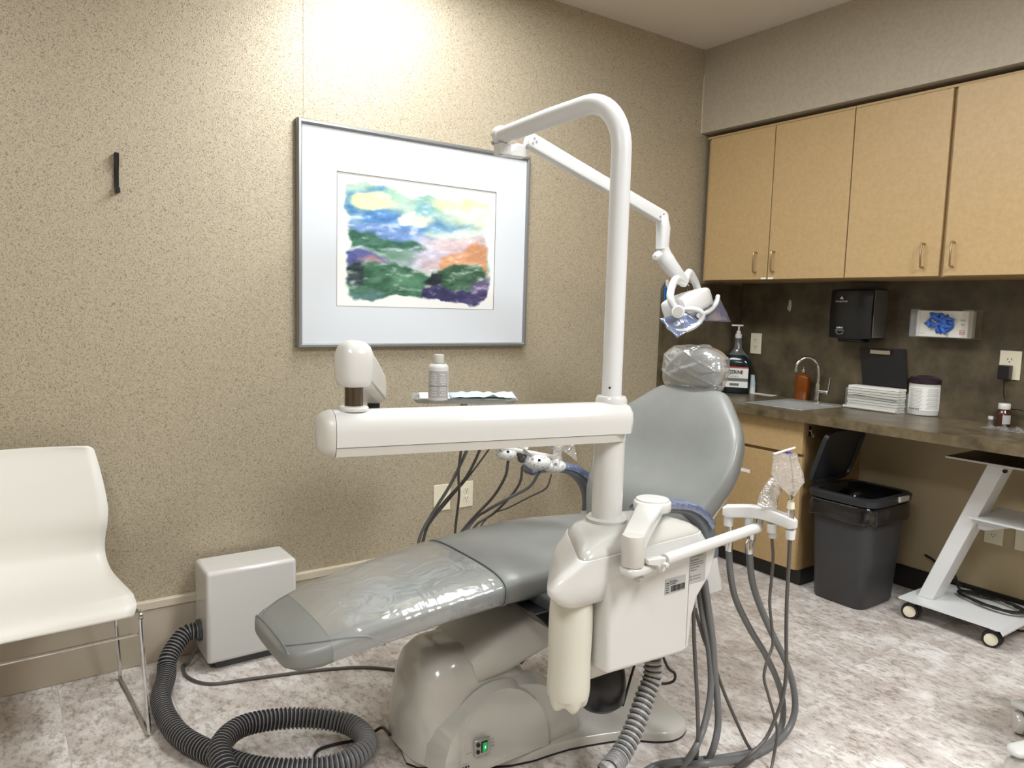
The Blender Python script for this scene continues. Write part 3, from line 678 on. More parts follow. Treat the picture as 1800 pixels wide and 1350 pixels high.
# raised arched face panel on the hood side towards the camera
def arch(x0, x1, zt, y, k=1.0, n=14, z0=.034):
    c = (x0 + x1) / 2; out = [V(x0, y, z0)]
    for i in range(n + 1):
        a = math.pi - math.pi * i / n; out.append(V(c + math.cos(a) * (x1 - x0) / 2, y + .045 * (math.sin(a)) ** 2, z0 + (zt - z0) * math.sin(a) ** .75))
    out.append(V(x1, y, z0)); return out
def arch_panel(x0, x1, zt, y0, y1, nm, mt):
    a = arch(x0, x1, zt, y0); b = [V(p.x, y1 + .045, p.z) for p in arch(x0 - .006, x1 + .02, zt + .008, y1)]
    n = len(a); m_ = MB(); c = V((x0 + x1) / 2, y0, .05)
    m_.add(a + b + [c], [(i, i + 1, n + i + 1, n + i) for i in range(n - 1)] + [(i + 1, i, 2 * n) for i in range(n - 1)] + [(0, n - 1, 2 * n)])
    return obj(nm, m_, mt, dc, sharp=40, bevel=.006, seg=3)
arch_panel(.955, 1.42, .215, 1.615, 1.68, 'side_cover', 'greywhite')
arch_panel(1.0, 1.30, .225, 1.603, 1.64, 'face_panel', 'greywhite')
# power switch block
sw = g(845, 1313, 0); sy = 1.600
cs = at(848, 1312, y=sy)
pb = obj('switch_plate', MB().box((cs.x - .026, sy - .004, cs.z - .022), (cs.x + .022, sy + .004, cs.z + .024)), 'steel', dc, bevel=.001, seg=1)
obj('switch_surround', MB().box((cs.x - .006, sy - .006, cs.z - .014), (cs.x + .013, sy - .0035, cs.z + .016)), 'black', pb)
obj('rocker', MB().box((cs.x - .003, sy - .009, cs.z - .011), (cs.x + .010, sy - .0055, cs.z + .013)), 'green_switch', pb)
obj('indicator', MB().box((cs.x + .002, sy - .0096, cs.z - .002), (cs.x + .005, sy - .0088, cs.z + .005)), 'green_dot', pb)
for k in (-1, 1): obj('breaker', MB().lathe([(.0058, 0), (.0055, .003), (.003, .0035)], (cs.x - .0165, sy - .004, cs.z + .001 + k * .010), (0, -1, 0), n=16), 'black', pb)
tm = MB()
for k, t_ in enumerate(('AC', '15A', '250V')): text(tm, t_, .006, (cs.x + .026, sy - .0038, cs.z + .012 - k * .010), UX, UZ)
text(tm, 'BREAKERS', .0042, (cs.x - .054, sy - .0038, cs.z - .004), UX, UZ)
tm.box((cs.x - .112, sy - .0042, cs.z - .046), (cs.x - .101, sy - .0038, cs.z - .035))
text(tm, 'by the chair', .009, (cs.x - .098, sy - .0038, cs.z - .043), UX, UZ) if False else None
for k in range(7): tm.box((cs.x - .097 + k * .008, sy - .0041, cs.z - .043), (cs.x - .091 + k * .008, sy - .0038, cs.z - .037 + (k % 2) * .001))
obj('printed_marks', tm, 'text_black', pb, flat=True)
# lift arm
la = MB(); pts = [(.96 + .10, .255), (1.16, .31), (1.5, .44), (1.72, .50)]
rings = []
for (x, z, hh, ww) in ((1.10, .262, .045, .125), (1.18, .288, .062, .130), (1.34, .335, .075, .125), (1.56, .40, .07, .12), (1.66, .425, .06, .115)):
    rings.append(sring((x, YC - .02, z), UY, V(-.3, 0, 1).normalized(), ww, hh, 6, 32))
obj('lift_arm', la.loft(rings), 'warmwhite', dc, sharp=50)
obj('lift_cylinder', MB().tube([V(1.2, YC, .10), V(1.6, YC, .36)], .03, n=18), 'dark_grey', dc)
obj('rear_lift_mount', MB().box((1.05, 1.76, .03), (1.3, 1.93, .26)), 'warmwhite', dc, bevel=.02)
b = MB(); b.box((1.25, YC - .17, .425), (1.86, YC + .17, .468)); b.box((1.38, YC - .2, .405), (1.72, YC + .2, .43))
obj('seat_frame', b, 'black', dc, bevel=.008)
b = MB(); b.prism([(1.2, 1.56, .465), (1.27, 1.56, .40), (1.6, 1.56, .40), (1.7, 1.56, .465)], (0, .1, 0)); obj('underseat_bracket', b, 'black', dc, bevel=.004)
# upholstery: seat and legrest
def cushion_rings(st, n=48, e=3.2):
    out = []
    for (x, hw, zt, zb, ee) in st: out.append(sring((x, YC, (zt + zb) / 2), UY, UZ, hw, (zt - zb) / 2, ee, n))
    return out
leg = [(.552, .02, .447, .437, 2.5), (.555, .10, .455, .42, 3), (.565, .135, .464, .405, 3.2), (.59, .158, .474, .398, 3.4), (.64, .178, .488, .402, 3.4), (.72, .192, .508, .418, 3.4), (.85, .205, .532, .434, 3.4), (1.0, .216, .552, .450, 3.4), (1.1, .223, .562, .458, 3.4), (1.138, .225, .565, .461, 3.3), (1.143, .221, .561, .465, 3.2)]
seat = [(1.143, .221, .561, .465, 3.2), (1.148, .225, .566, .461, 3.3), (1.2, .229, .571, .463, 3.4), (1.32, .24, .580, .466, 3.4), (1.44, .25, .583, .468, 3.4), (1.56, .255, .576, .470, 3.4), (1.70, .25, .566, .470, 3.4), (1.80, .235, .560, .472, 3.2), (1.85, .20, .55, .48, 2.8), (1.868, .12, .53, .495, 2.5)]
obj('legrest_cushion', MB().loft(cushion_rings(leg)), 'vinyl', dc, sharp=70)
obj('seat_cushion', MB().loft(cushion_rings(seat)), 'vinyl', dc, sharp=70)
def pring(x, hw, zt, zb, ee, n=48): return sring((x, YC, (zt + zb) / 2), UY, UZ, hw + .0015, (zt - zb) / 2 + .0015, ee, n)
obj('seam_piping', MB().tube(pring(1.143, .2245, .5655, .4615, 3.3), .0026, n=6, closed=True), 'vinyl_piping', dc)
# piping round the toe panel
def legsurf(x, t):
    xs = [s_[0] for s_ in leg]; k = max(0, min(len(leg) - 2, np.searchsorted(xs, x) - 1)); a, b2 = leg[k], leg[k + 1]; f_ = (x - a[0]) / (b2[0] - a[0])
    hw, zt, zb, ee = [a[i] + (b2[i] - a[i]) * f_ for i in (1, 2, 3, 4)]
    ct_, st_ = math.cos(t), math.sin(t)
    return V(x, YC + (hw + .0012) * math.copysign(abs(ct_) ** (2 / ee), ct_), (zt + zb) / 2 + ((zt - zb) / 2 + .0012) * math.copysign(abs(st_) ** (2 / ee), st_))
for sgn in (-1, 1):
    pts = []
    for i in range(25):
        q = i / 24; x = .566 + .23 * math.sin(q * math.pi / 2) ** 1.0; a = math.radians(125 + 85 * q) if sgn < 0 else math.radians(55 - 85 * q)
        pts.append(legsurf(x, a))
    obj('toe_piping', MB().tube(pts, .0024, n=6), 'vinyl_piping', dc)
obj('toe_edge_piping', MB().tube([legsurf(.568, math.radians(a)) for a in range(20, 161, 5)], .0024, n=6), 'vinyl_piping', dc)
# backrest
bo = V(1.80, YC - .034, .50); bu = V(.30, 0, .56).normalized(); bn = V(-bu.z, 0, bu.x)   # up the back, and its front normal
bst = [(-.02, .16, .03), (.0, .20, .04), (.05, .235, .048), (.12, .264, .05), (.20, .290, .052), (.28, .312, .052), (.34, .316, .050), (.42, .298, .048), (.48, .262, .045), (.53, .215, .042), (.57, .175, .038), (.592, .148, .03), (.602, .115, .015)]
rings = []
for (s, hw, th) in [tuple(p) for p in spl([V(*q_) for q_ in bst], 3)]:
    hw = max(hw, .05); th = max(th, .01)
    ring = []
    for k in range(56):
        t = 2 * math.pi * k / 56; ct_, st_ = math.cos(t), math.sin(t); e_ = 2.9
        yy_ = hw * math.copysign(abs(ct_) ** (2 / e_), ct_); nn_ = th * math.copysign(abs(st_) ** (2 / e_), st_)
        curve = (.055 * abs(yy_ / .34) ** 2.2 + .030 * math.exp(-((s - .15) / .09) ** 2) * (1 - (yy_ / .34) ** 2) - .018 * math.exp(-((s - .34) / .12) ** 2) * (1 - (yy_ / .34) ** 2)) * (1 if st_ > -.3 else .5)
        ring.append(bo + bu * s + UY * yy_ + bn * (nn_ + curve - .01))
    rings.append(ring)
obj('backrest', MB().loft(rings), 'vinyl', dc, sharp=70)
obj('backrest_shell', MB().loft([sring(bo + bu * s - bn * .055, UY, bn, hw, .02, 3, 32) for s, hw in ((.02, .16), (.1, .22), (.25, .26), (.4, .22), (.52, .12), (.56, .08))]), 'warmwhite', dc, sharp=60)
obj('headrest_bar', MB().obox(bo + bu * .62 - bn * .035, UY * .03, bu * .1, bn * .006), 'chrome', dc)
# headrest pillow
hc = (at(1222, 646, x=2.10)); hu = V(.12, 0, 1).normalized(); hn = V(-hu.z, 0, hu.x)
rings = []
for (s, hw, th) in ((-.066, .085, .018), (-.058, .105, .033), (-.04, .119, .043), (-.01, .127, .05), (.02, .125, .052), (.045, .112, .046), (.062, .085, .034), (.07, .055, .018)):
    rings.append([p for p in sring(hc + hu * s, UY, hn, hw, th, 3, 36)])
obj('headrest', MB().loft(rings), 'vinyl', dc, sharp=70)
# armrests: padded top curving down to a pivot
def armrest(y, dx, side, dz=0):
    pad = spl([(1.53 + dx, y, .715), (1.60 + dx, y, .722), (1.68 + dx, y, .714), (1.745 + dx, y, .695), (1.80 + dx, y, .658), (1.835 + dx, y, .61), (1.85 + dx, y, .56), (1.85 + dx, y, .52)], 5)
    pad = [p + V(0, 0, dz) for p in pad]
    a = MB(); rings = []
    for i, p in enumerate(pad):
        tt = (pad[min(i + 1, len(pad) - 1)] - pad[max(i - 1, 0)]).normalized(); nn = V(-tt.z, 0, tt.x)
        q = i / (len(pad) - 1); th = .017 + .022 * max(0, q - .35) * 1.6; ww = .030 * (1 - .25 * q)
        if i == 0: th *= .5; ww *= .7
        rings.append(sring(p, UY, nn, ww, th, 3, 20))
    ar = obj('armrest', a.loft(rings), 'arm_grey', dc, sharp=60)
    obj('armrest_bracket', MB().loft([sring((1.85 + dx, y, z), UX, UY, a_, b_, 3, 24) for z, a_, b_ in ((.415, .075, .02), (.45, .065, .022), (.49, .045, .024), (.53, .034, .024))]), 'white', ar)
    return pad
padR = armrest(1.515, 0, -1); padL = armrest(2.175, 0.085, 1, -.015)

# barrier films lying on the chair (things of their own)
def sleeve(pad, label):
    rings = []; sub = pad[0:24]
    for i, p in enumerate(sub):
        tt = (sub[min(i + 1, len(sub) - 1)] - sub[max(i - 1, 0)]).normalized(); nn = V(-tt.z, 0, tt.x)
        q = i / 35; th = .024 + .022 * max(0, q - .35) * 1.6 + .002 * math.sin(i * 1.7); ww = .034 + .002 * math.sin(i * 2.3)
        row = sring(p + nn * .001, UY, nn, ww, th, 3, 24)
        rings.append(row[0:13])
    o = obj('barrier_sleeve', MB().sheet(rings), 'film_blue', solid=.0006)
    return tag(o, label, 'plastic sleeve', 'blue armrest sleeves')
sleeve(padR, 'blue plastic barrier sleeve on the armrest nearer the camera'); sleeve(padL, 'blue plastic barrier sleeve on the armrest by the wallpapered wall')
# clear toe cover
rings = []
for i in range(30):
    x = .66 + (1.128 - .66) * i / 29
    row = []
    for k in range(40):
        a = math.radians(-12 + 204 * k / 39); p = legsurf(x, a); c_ = V(x, YC, .48)
        d_ = (p - c_).normalized(); nz = noise.noise(V(x * 7, a * 1.6, 3)) * .0045 + noise.noise(V(x * 16 + a * 3, a * 5, 1)) * .0016 * max(0, math.sin(a)) 
        p = p + d_ * (.0045 + nz); row.append(p)
    rings.append(row)
tag(obj('toe_cover', MB().sheet(rings), 'film', sharp=80), 'clear shiny plastic cover wrapped over the chair legrest', 'plastic cover')
# headrest cover
rings = []; random.seed(3)
cs_ = [(-.078, .10, .03), (-.072, .118, .048), (-.055, .128, .056), (-.02, .136, .061), (.01, .136, .063), (.04, .128, .06), (.06, .11, .05), (.074, .08, .036), (.082, .04, .02)]
cs2 = spl([V(*q) for q in cs_], 9)
for s, hw, th in [tuple(q) for q in cs2]:
    ring = sring(hc + hu * s, UY, hn, hw, th, 2.8, 150); out = []
    for p in ring:
        d_ = (p - hc).normalized()
        rdg = max(0, 1 - abs(noise.noise(V(p.y * 9 + s * 16, s * 5, 2))) * 7) * .0055 + max(0, 1 - abs(noise.noise(V(p.y * 7 - s * 20, s * 6, 8))) * 7) * .0045 + noise.noise(p * 9) * .006
        out.append(p + d_ * (rdg - .001))
    rings.append(out)
tag(obj('headrest_cover', MB().loft(rings, cap=False), 'film_wrap', sharp=28), 'crinkled clear plastic bag over the chair headrest', 'plastic cover')

# ------------------------------------------------------------------ support centre (unit) beside the chair
PX, PY = 1.33, 1.43
un = thing('dental_unit', 'white side-mounted dental support unit with water bottle beside the chair', 'dental unit', (1.33, 1.42, .38))
def plan(z, c, r=.05, m_=7):
    """rounded quadrilateral ring: corners front-left, front-right, back-right, back-left"""
    out = []; n = len(c)
    for i in range(n):
        p = V(*c[i], z); a_ = (V(*c[i - 1], z) - p).normalized(); b_ = (V(*c[(i + 1) % n], z) - p).normalized()
        rr0 = r * (1.6 if i == 3 else 1)
        s0, s1 = p + a_ * rr0, p + b_ * rr0
        for k in range(m_): t = k / (m_ - 1); out.append(s0 * (1 - t) ** 2 + p * 2 * t * (1 - t) + s1 * t * t)
    return out
def lerpc(A_, B_, t): return [(a[0] + (b[0] - a[0]) * t, a[1] + (b[1] - a[1]) * t) for a, b in zip(A_, B_)]
SB = [(1.10, 1.29), (1.57, 1.30), (1.56, 1.50), (1.27, 1.52)]      # bottom of skirt
SM = [(1.005, 1.268), (1.60, 1.28), (1.585, 1.51), (1.235, 1.535)]   # widest
ST = [(1.095, 1.262), (1.565, 1.285), (1.54, 1.50), (1.26, 1.525)]   # top edge
obj('upper_housing', MB().loft([plan(.598, SB), plan(.604, lerpc(SB, SM, .35)), plan(.625, lerpc(SB, SM, .72)), plan(.65, SM), plan(.665, SM), plan(.69, lerpc(SM, ST, .45)), plan(.714, lerpc(SM, ST, .95)), plan(.717, ST)]), 'white', un, sharp=60)
CT = [(1.20, 1.33), (1.50, 1.335), (1.48, 1.46), (1.30, 1.485)]
obj('grey_top_cap', MB().loft([plan(.717, lerpc(ST, CT, .06)), plan(.724, lerpc(ST, CT, .08)), plan(.736, lerpc(ST, CT, .35)), plan(.744, lerpc(ST, CT, .75)), plan(.746, CT)]), 'greycap', un, sharp=60)
fy0 = 1.268
obj('front_box', MB().prism([(1.200, fy0, .418), (1.472, fy0, .405), (1.499, fy0, .415), (1.504, fy0, .50), (1.522, fy0, .55), (1.572, fy0, .605), (1.59, fy0, .675), (1.57, fy0, .69), (1.30, fy0, .68), (1.19, fy0, .655), (1.196, fy0, .61)], (0, .22, 0)), 'white', un, bevel=.012, seg=4)
obj('panel_seam', MB().box((1.480, fy0 - .0004, .425), (1.4814, fy0 + .003, .67)), 'text_grey', un, flat=True)
obj('box_underside', MB().box((1.19, 1.33, .375), (1.33, 1.47, .425)), 'warmwhite', un, bevel=.012)
obj('side_lobe', MB().ell((1.60, 1.42, .575), (.045, .1, .06), 24, 12), 'white', un)
obj('mounting_arm', MB().box((1.25, 1.48, .43), (1.5, 1.68, .50)), 'dark_grey', un, bevel=.01)
# labels on the front
lb = MB(); q = at(1170, 1047, y=fy0 - .001); ex = UX
quad(lb, V(1.3910, fy0 - .0012, .582), UX, UZ, .075, .04, 0)
lo_ = obj('asset_sticker', lb, 'label_grey', un, flat=True)
lb = MB(); random.seed(5); x = 1.4120
while x < 1.4620: w_ = random.choice((.001, .0016, .0026)); lb.box((x, fy0 - .0016, .586), (x + w_, fy0 - .0013, .602)); x += w_ + random.choice((.0008, .0014))
for k in range(3): lb.box((1.4060, fy0 - .0016, .606 + k * .004), (1.4300 + .008 * (k % 2), fy0 - .0013, .6075 + k * .004))
for k in range(5): lb.box((1.3935, fy0 - .0016, .586 + k * .006), (1.4040, fy0 - .0013, .588 + k * .006))
obj('barcode', lb, 'text_black', lo_, flat=True)
lb = MB(); quad(lb, V(1.4800, fy0 - .0012, .593), UX, UZ, .062, .098)
lo_ = obj('rating_plate', lb, 'label_grey', un, flat=True)
lb = MB(); rw = [(0, .05, 0), (.006, .054, 0), (.013, .05, 0), (.02, .047, 0), (.03, .03, 0), (.037, .048, 0), (.043, .05, 0), (.05, .035, 0), (.057, .024, 0)]
for z, L, _ in rw: lb.box((1.4830, fy0 - .0016, .686 - z - .0016), (1.4830 + L, fy0 - .0013, .686 - z + .0006))
for z in (.604, .612): lb.lathe([(.0028, 0), (.0028, .0003)], (1.4860, fy0 - .0013, z), (0, -1, 0), n=12); lb.box((1.4920, fy0 - .0016, z - .001), (1.5230, fy0 - .0013, z + .001))
obj('plate_text', lb, 'text_grey', lo_, flat=True)
# water bottle
bx = at(1000, 1180, y=1.345); by = 1.345
pf = [(.018, .31), (.032, .305), (.046, .29), (.0525, .265), (.054, .2), (.0525, .13), (.0535, .06), (.051, .03), (.045, .008), (.03, .0), (.012, .012), (.001, .014)]
rings = []
pfs = spl([V(r_, z, 0) for r_, z in reversed(pf)], 4)
for p in pfs:
    r_, z = max(p.x, .001), p.y; ring = []
    for k in range(50):
        t = 2 * math.pi * k / 50; lobe = 1 - (.12 * max(0, 1 - z / .035) * (.5 + .5 * math.cos(5 * t)))
        ring.append(V(bx.x + r_ * lobe * math.cos(t), by + r_ * lobe * math.sin(t), .318 + z + (.012 * (.5 + .5 * math.cos(5 * t)) if z < .03 else 0)))
    rings.append(ring)
bt = obj('water_bottle', MB().loft(rings), 'bottle_poly', un, sharp=60)
obj('bottle_cap', MB().lathe([(.03, 0), (.03, .03)], (bx.x, by, .60)), 'white', bt)
# black ball-shaped filter below the box
pc = at(1062, 1205, y=1.45)
fl_ = obj('solids_collector', MB().lathe([(.02, .135), (.045, .13), (.066, .105), (.072, .06), (.068, .018), (.05, 0), (.001, 0)], (1.350, 1.45, .215)), 'black', un, sharp=50)
obj('collector_neck', MB().lathe([(.018, 0), (.018, .07)], (1.350, 1.45, .32)), 'warmwhite', fl_)
# corrugated drain hose below the box
p0 = V(1.475, 1.38, .42)
cp = [V(1.475, 1.39, .425), at(1148, 1180, y=1.37), at(1136, 1220, y=1.36), at(1122, 1260, y=1.34), at(1106, 1300, y=1.32), at(1085, 1335, y=1.30), at(1062, 1362, y=1.27), g(1030, 1390, .03), g(960, 1420, .03)]
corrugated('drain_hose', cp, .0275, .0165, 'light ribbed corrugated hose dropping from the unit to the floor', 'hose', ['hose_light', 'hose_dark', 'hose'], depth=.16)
cv = spl([V(1.46, 1.40, .40), at(1112, 1180, y=1.40), at(1102, 1215, y=1.42), at(1095, 1240, y=1.44)], 6)
tag(obj('drain_cable', MB().tube(cv, .0035, n=8), 'black_rubber'), 'thin black cable hanging left of the ribbed drain hose', 'cable')
cv = spl([V(1.50, 1.40, .41), at(1172, 1170, y=1.40), at(1186, 1184, y=1.40), at(1184, 1197, y=1.39), at(1168, 1202, y=1.38), at(1150, 1200, y=1.36)], 6)
tag(obj('looped_cable', MB().tube(cv, .004, n=8), 'black_rubber'), 'short looped black cable beside the ribbed drain hose', 'cable')

# ------------------------------------------------------------------ post and light
def vz(py): 
    r_ = None
    lo_z, hi_z = 0, 3
    for _ in range(40):
        mz = (lo_z + hi_z) / 2; q = RC.transposed() @ (V(PX, PY, mz) - CAM); yy_ = 675 - FPX * q.y / -q.z
        if yy_ > py: lo_z = mz
        else: hi_z = mz
    return lo_z
post = thing('mounting_post', 'thick white vertical post standing on the dental unit', 'post', (PX, PY, .745))
obj('foot_flange', MB().lathe([(.055, 0), (.055, .012), (.05, .016), (.042, .016)], (PX, PY, .742)), 'greycap', post)
obj('column', MB().lathe([(.0405, 0), (.0405, .216)], (PX, PY, .745), n=48), 'white', post)
lt = thing('dental_light', 'white pole-mounted dental operating light with folding arm', 'dental light', (PX, PY, 1.062))
R_ = .026; zt_ = 1.842
pole = [V(PX, PY, 1.06), V(PX, PY, 1.3), V(PX, PY, 1.5), V(PX, PY, zt_ - .14)]
for i in range(1, 13):
    a = math.pi / 2 * i / 12; pole.append(V(PX, PY + .14 - .14 * math.cos(a), zt_ - .14 + .14 * math.sin(a)))
pole += [V(PX, PY + .3, zt_ - .002), V(PX, 1.965, zt_ - .012)]
obj('pole', MB().tube(pole, R_, n=28), 'lamp_white', lt)
obj('pole_screw', MB().lathe([(.003, 0), (.003, .001)], (PX - .0215, PY - .0155, vz(680)), (-.81, -.58, 0), n=10), 'black', lt)
ye = 1.965
c_ = V(PX, ye, zt_ - .012)
cl = obj('end_clamp', MB().lathe([(.029, -.012), (.031, -.006), (.031, .006), (.027, .012)], c_ + V(0, .012, 0), (0, 1, 0), n=28), 'lamp_white', lt)
m = MB(); m.box((PX - .022, ye - .02, c_.z - .06), (PX + .02, ye + .02, c_.z - .026)); m.prism([(PX - .015, ye - .02, c_.z - .062), (PX + .085, ye - .012, c_.z - .058), (PX + .085, ye - .012, c_.z - .02), (PX + .04, ye - .02, c_.z - .02), (PX + .03, ye - .02, c_.z - .04)], (0, .034, 0))
obj('swivel_joint', m, 'lamp_white', lt, bevel=.003, seg=2)
for k in (-1, 1): obj('end_knob', MB().lathe([(.008, 0), (.008, .012)], c_ + V(-.012, .026, k * .012 - .006), (0, 1, 0), n=14), 'steel', lt)
# spring arm
J0 = at(930, 247, y=1.95); J1 = at(1163, 382, y=1.93)
du = (J1 - J0).normalized(); side = V(du.y, -du.x, 0).normalized(); upv = side.cross(du)
if upv.z < 0: upv = -upv
rings = []
for q, hh in ((-.014, .006), (-.010, .017), (0, .022), (.05, .023), (.5, .021), (.95, .022), (1.0, .022), (1.02, .017), (1.03, .006)):
    rings.append(sring(J0 + (J1 - J0) * q, side, upv, .017, hh, 9, 28))
obj('spring_arm', MB().loft(rings), 'lamp_white', lt, sharp=22)
sc_ = MB()
for q, o_ in ((.012, .008), (.03, .002), (.012, -.008), (.985, .006), (.965, -.008)): sc_.lathe([(.0045, 0), (.004, .0015)], J0 + (J1 - J0) * q + upv * o_ + side * .017, side, n=10)
obj('arm_screws', sc_, 'steel', lt)
# elbow and neck down to the lamp head
K1 = at(1166, 400, y=1.93); K2 = at(1164, 438, y=1.93); K3 = at(1170, 455, y=1.93); K4 = at(1186, 477, y=1.92); K5 = at(1203, 497, y=1.92)
obj('elbow_housing', MB().loft([sring(p, UX, UY, a, a, 3, 20) for p, a in ((J1 + V(0, 0, .02), .012), (J1, .021), (K1, .023), (K2, .021))]), 'lamp_white', lt, sharp=50)
obj('neck', MB().tube(spl([K2 + V(0, 0, .012), K3, K4, K5], 5), [.022, .0235, .025, .027, .029, .031, .031, .030, .029, .028, .027, .026, .025, .024, .022, .019][:16], n=18, flat=(1, .95)), 'lamp_white', lt)
kb = at(1158, 449, y=1.92); ke = at(1143, 456, y=1.90)
obj('tension_knob', MB().lathe([(.017, 0), (.017, .012), (.012, .014), (.0115, .03), (.008, .033)], kb, (ke - kb), n=16), 'lamp_white', lt)
# lamp head
N_ = at(1193, 547, y=1.855); F_ = at(1236, 515, y=1.99)
hcn = (N_ + F_) / 2
ax = (F_ - N_).normalized()                       # pivot axis
vdir = (hcn - CAM).normalized()
scr_r = (RC @ V(1, -.0, 0)); scr_u = (RC @ V(0, 1, 0))
wd = (at(1262, 512, y=1.99) - at(1160, 556, y=1.84))
# the head is a wide shell: width axis wa, lens normal ln (down towards the patient), depth axis da
wa = wd.normalized(); ln = V(.05, -.25, -1); ln = (ln - wa * ln.dot(wa)).normalized(); da = wa.cross(ln)
hc2 = at(1208, 533, y=1.915); hw = .118
rings = []
for s, a, b_ in ((-1.0, .028, .022), (-.97, .045, .03), (-.8, .058, .036), (-.4, .066, .04), (0, .068, .041), (.4, .066, .04), (.8, .058, .036), (.97, .045, .03), (1.0, .028, .022)):
    rings.append(sring(hc2 + wa * hw * s, da, ln, a, b_, 4.5, 32))
hd = obj('lamp_head', MB().loft(rings), 'lamp_white', lt, sharp=45)
obj('reflector', MB().loft([sring(hc2 + ln * q, wa, da, a, b_, 4, 32) for q, a, b_ in ((.030, .10, .052), (.044, .096, .05), (.05, .08, .04), (.046, .06, .03))]), 'led', hd, sharp=50)
# yoke
def bez(pts, r, nm, par, mt='lamp_white', fl=None, n=14): return obj(nm, MB().tube(spl(pts, 7), r, n=n, flat=fl), mt, par)
Ntop = at(1193, 547, y=1.83)
bez([K5, at(1188, 492, y=1.88), at(1179, 512, y=1.84), at(1180, 530, y=1.825), at(1190, 546, y=1.825)], .0165, 'yoke_arm', hd, fl=(1, .8))
bez([K5, at(1211, 480, y=1.95), at(1221, 494, y=1.98), at(1227, 510, y=1.985)], .0165, 'yoke_arm', hd, fl=(1, .8))
obj('pivot_cap', MB().lathe([(.023, -.02), (.023, .012), (.021, .016), (.0205, .018)], at(1192, 548, y=1.805), (CAM - N_).normalized(), n=28), 'lamp_white', hd)
obj('pivot_disc', MB().lathe([(.0165, 0), (.016, .0015), (.001, .0016)], at(1192, 548, y=1.805) + (CAM - N_).normalized() * .018, (CAM - N_).normalized(), n=28), 'greycap', hd)
bez([at(1198, 545, y=1.835), at(1216, 543, y=1.80), at(1231, 547, y=1.78), at(1235, 556, y=1.78), at(1226, 570, y=1.79), at(1208, 580, y=1.80), at(1190, 582, y=1.82), at(1177, 576, y=1.84), at(1174, 571, y=1.845)], .0088, 'grip_handle', hd)
bez([at(1262, 521, y=1.97), at(1259, 533, y=1.93), at(1249, 545, y=1.88), at(1238, 551, y=1.85), at(1228, 555, y=1.83)], .0088, 'grip_handle', hd)
def filmsheet(name, corners, m_, label, cat, sag=.01, n=10, group=None):
    a, b_, c, d = [Vector(q) for q in corners]; rows = []
    nr = (b_ - a).cross(d - a).normalized()
    for i in range(n + 1):
        row = []
        for j in range(n + 1):
            u_, v_ = i / n, j / n
            p = a.lerp(b_, u_).lerp(d.lerp(c, u_), v_)
            p = p + nr * (sag * math.sin(u_ * math.pi) * math.sin(v_ * math.pi) + .004 * noise.noise(p * 30)); row.append(p)
        rows.append(row)
    return tag(obj(name, MB().sheet(rows), m_, solid=.0006), label, cat, group)
filmsheet('barrier_sleeve', [at(1263, 517, y=1.97), at(1284, 566, y=1.98), at(1238, 564, y=1.86), at(1240, 548, y=1.86)], 'film_lilac', 'translucent lilac-blue plastic barrier hanging off the right handle of the dental light', 'plastic sleeve', .012)
filmsheet('barrier_sleeve', [at(1160, 560, y=1.85), at(1206, 548, y=1.82), at(1236, 568, y=1.775), at(1190, 594, y=1.80)], 'film_blue', 'blue plastic barrier wrapped under the left handle of the dental light', 'plastic sleeve', .012)

# ------------------------------------------------------------------ delivery system on its arms
ds = thing('delivery_system', 'white jointed delivery arm reaching from the post to the instrument head', 'delivery arm', (PX, PY, .957))
ad = V(-.98, .2, 0).normalized(); an = V(ad.y, -ad.x, 0)   # along arm, sideways
if an.y > 0: an = -an                                 # an points to the camera side
obj('hub', MB().lathe([(.0415, 0), (.0415, .075), (.0415, .108), (.0375, .116), (.028, .118)], (PX, PY, .962), n=40), 'white', ds)
obj('hub_ring', MB().lathe([(.0395, 0), (.0395, .0012)], (PX, PY, .9605), n=40), 'text_grey', ds)
A0 = V(PX, PY, 0) + an * .012
def armring(s, k=1.0):
    c0 = A0 + ad * s; P_ = []
    sec = [(.052, .988), (.055, 1.02), (.052, 1.042), (.036, 1.058), (.01, 1.064), (-.01, 1.064), (-.036, 1.058), (-.052, 1.042), (-.055, 1.02), (-.052, .988)]
    for a, z in sec: P_.append(c0 + an * a * k + V(0, 0, 1.026 + (z - 1.026) * k))
    return P_
obj('main_arm', MB().loft([armring(-.035, .75), armring(-.03, .93), armring(-.02), armring(.1), armring(.4), armring(.722)]), 'white', ds, sharp=50)
def lowring(s, k=1):
    c0 = A0 + ad * s
    return [c0 + an * a * k + V(0, 0, z) for a, z in ((.05, .9865), (.044, .966), (.02, .962), (-.02, .962), (-.044, .966), (-.05, .9865))]
obj('arm_underside', MB().loft([lowring(-.01, .8), lowring(.02), lowring(.722)]), 'warmwhite', ds, sharp=50)
ec = MB()
def endring(s, k):
    c0 = A0 + ad * s; sec = [(.053, .986), (.056, 1.02), (.053, 1.043), (.036, 1.059), (0, 1.066), (-.036, 1.059), (-.053, 1.043), (-.056, 1.02), (-.053, .986), (-.04, .966), (0, .961), (.04, .966)]
    return [c0 + an * a * k + V(0, 0, 1.012 + (z - 1.012) * (k * .6 + .4)) for a, z in sec]
obj('end_cap', ec.loft([endring(.7235, 1.0), endring(.73, 1.0), endring(.742, .9), endring(.752, .7), endring(.757, .4)]), 'warmwhite', ds, sharp=50)
B0 = A0 + ad * .675; bxx, byy = B0.x, B0.y
obj('pivot_collar', MB().lathe([(.033, 0), (.033, .006), (.030, .010), (.024, .011)], (bxx, byy, 1.0625), n=28), 'white', ds)
obj('pivot_shaft', MB().lathe([(.0205, 0), (.0205, .06)], (bxx, byy, 1.07), n=28), 'darksteel', ds)
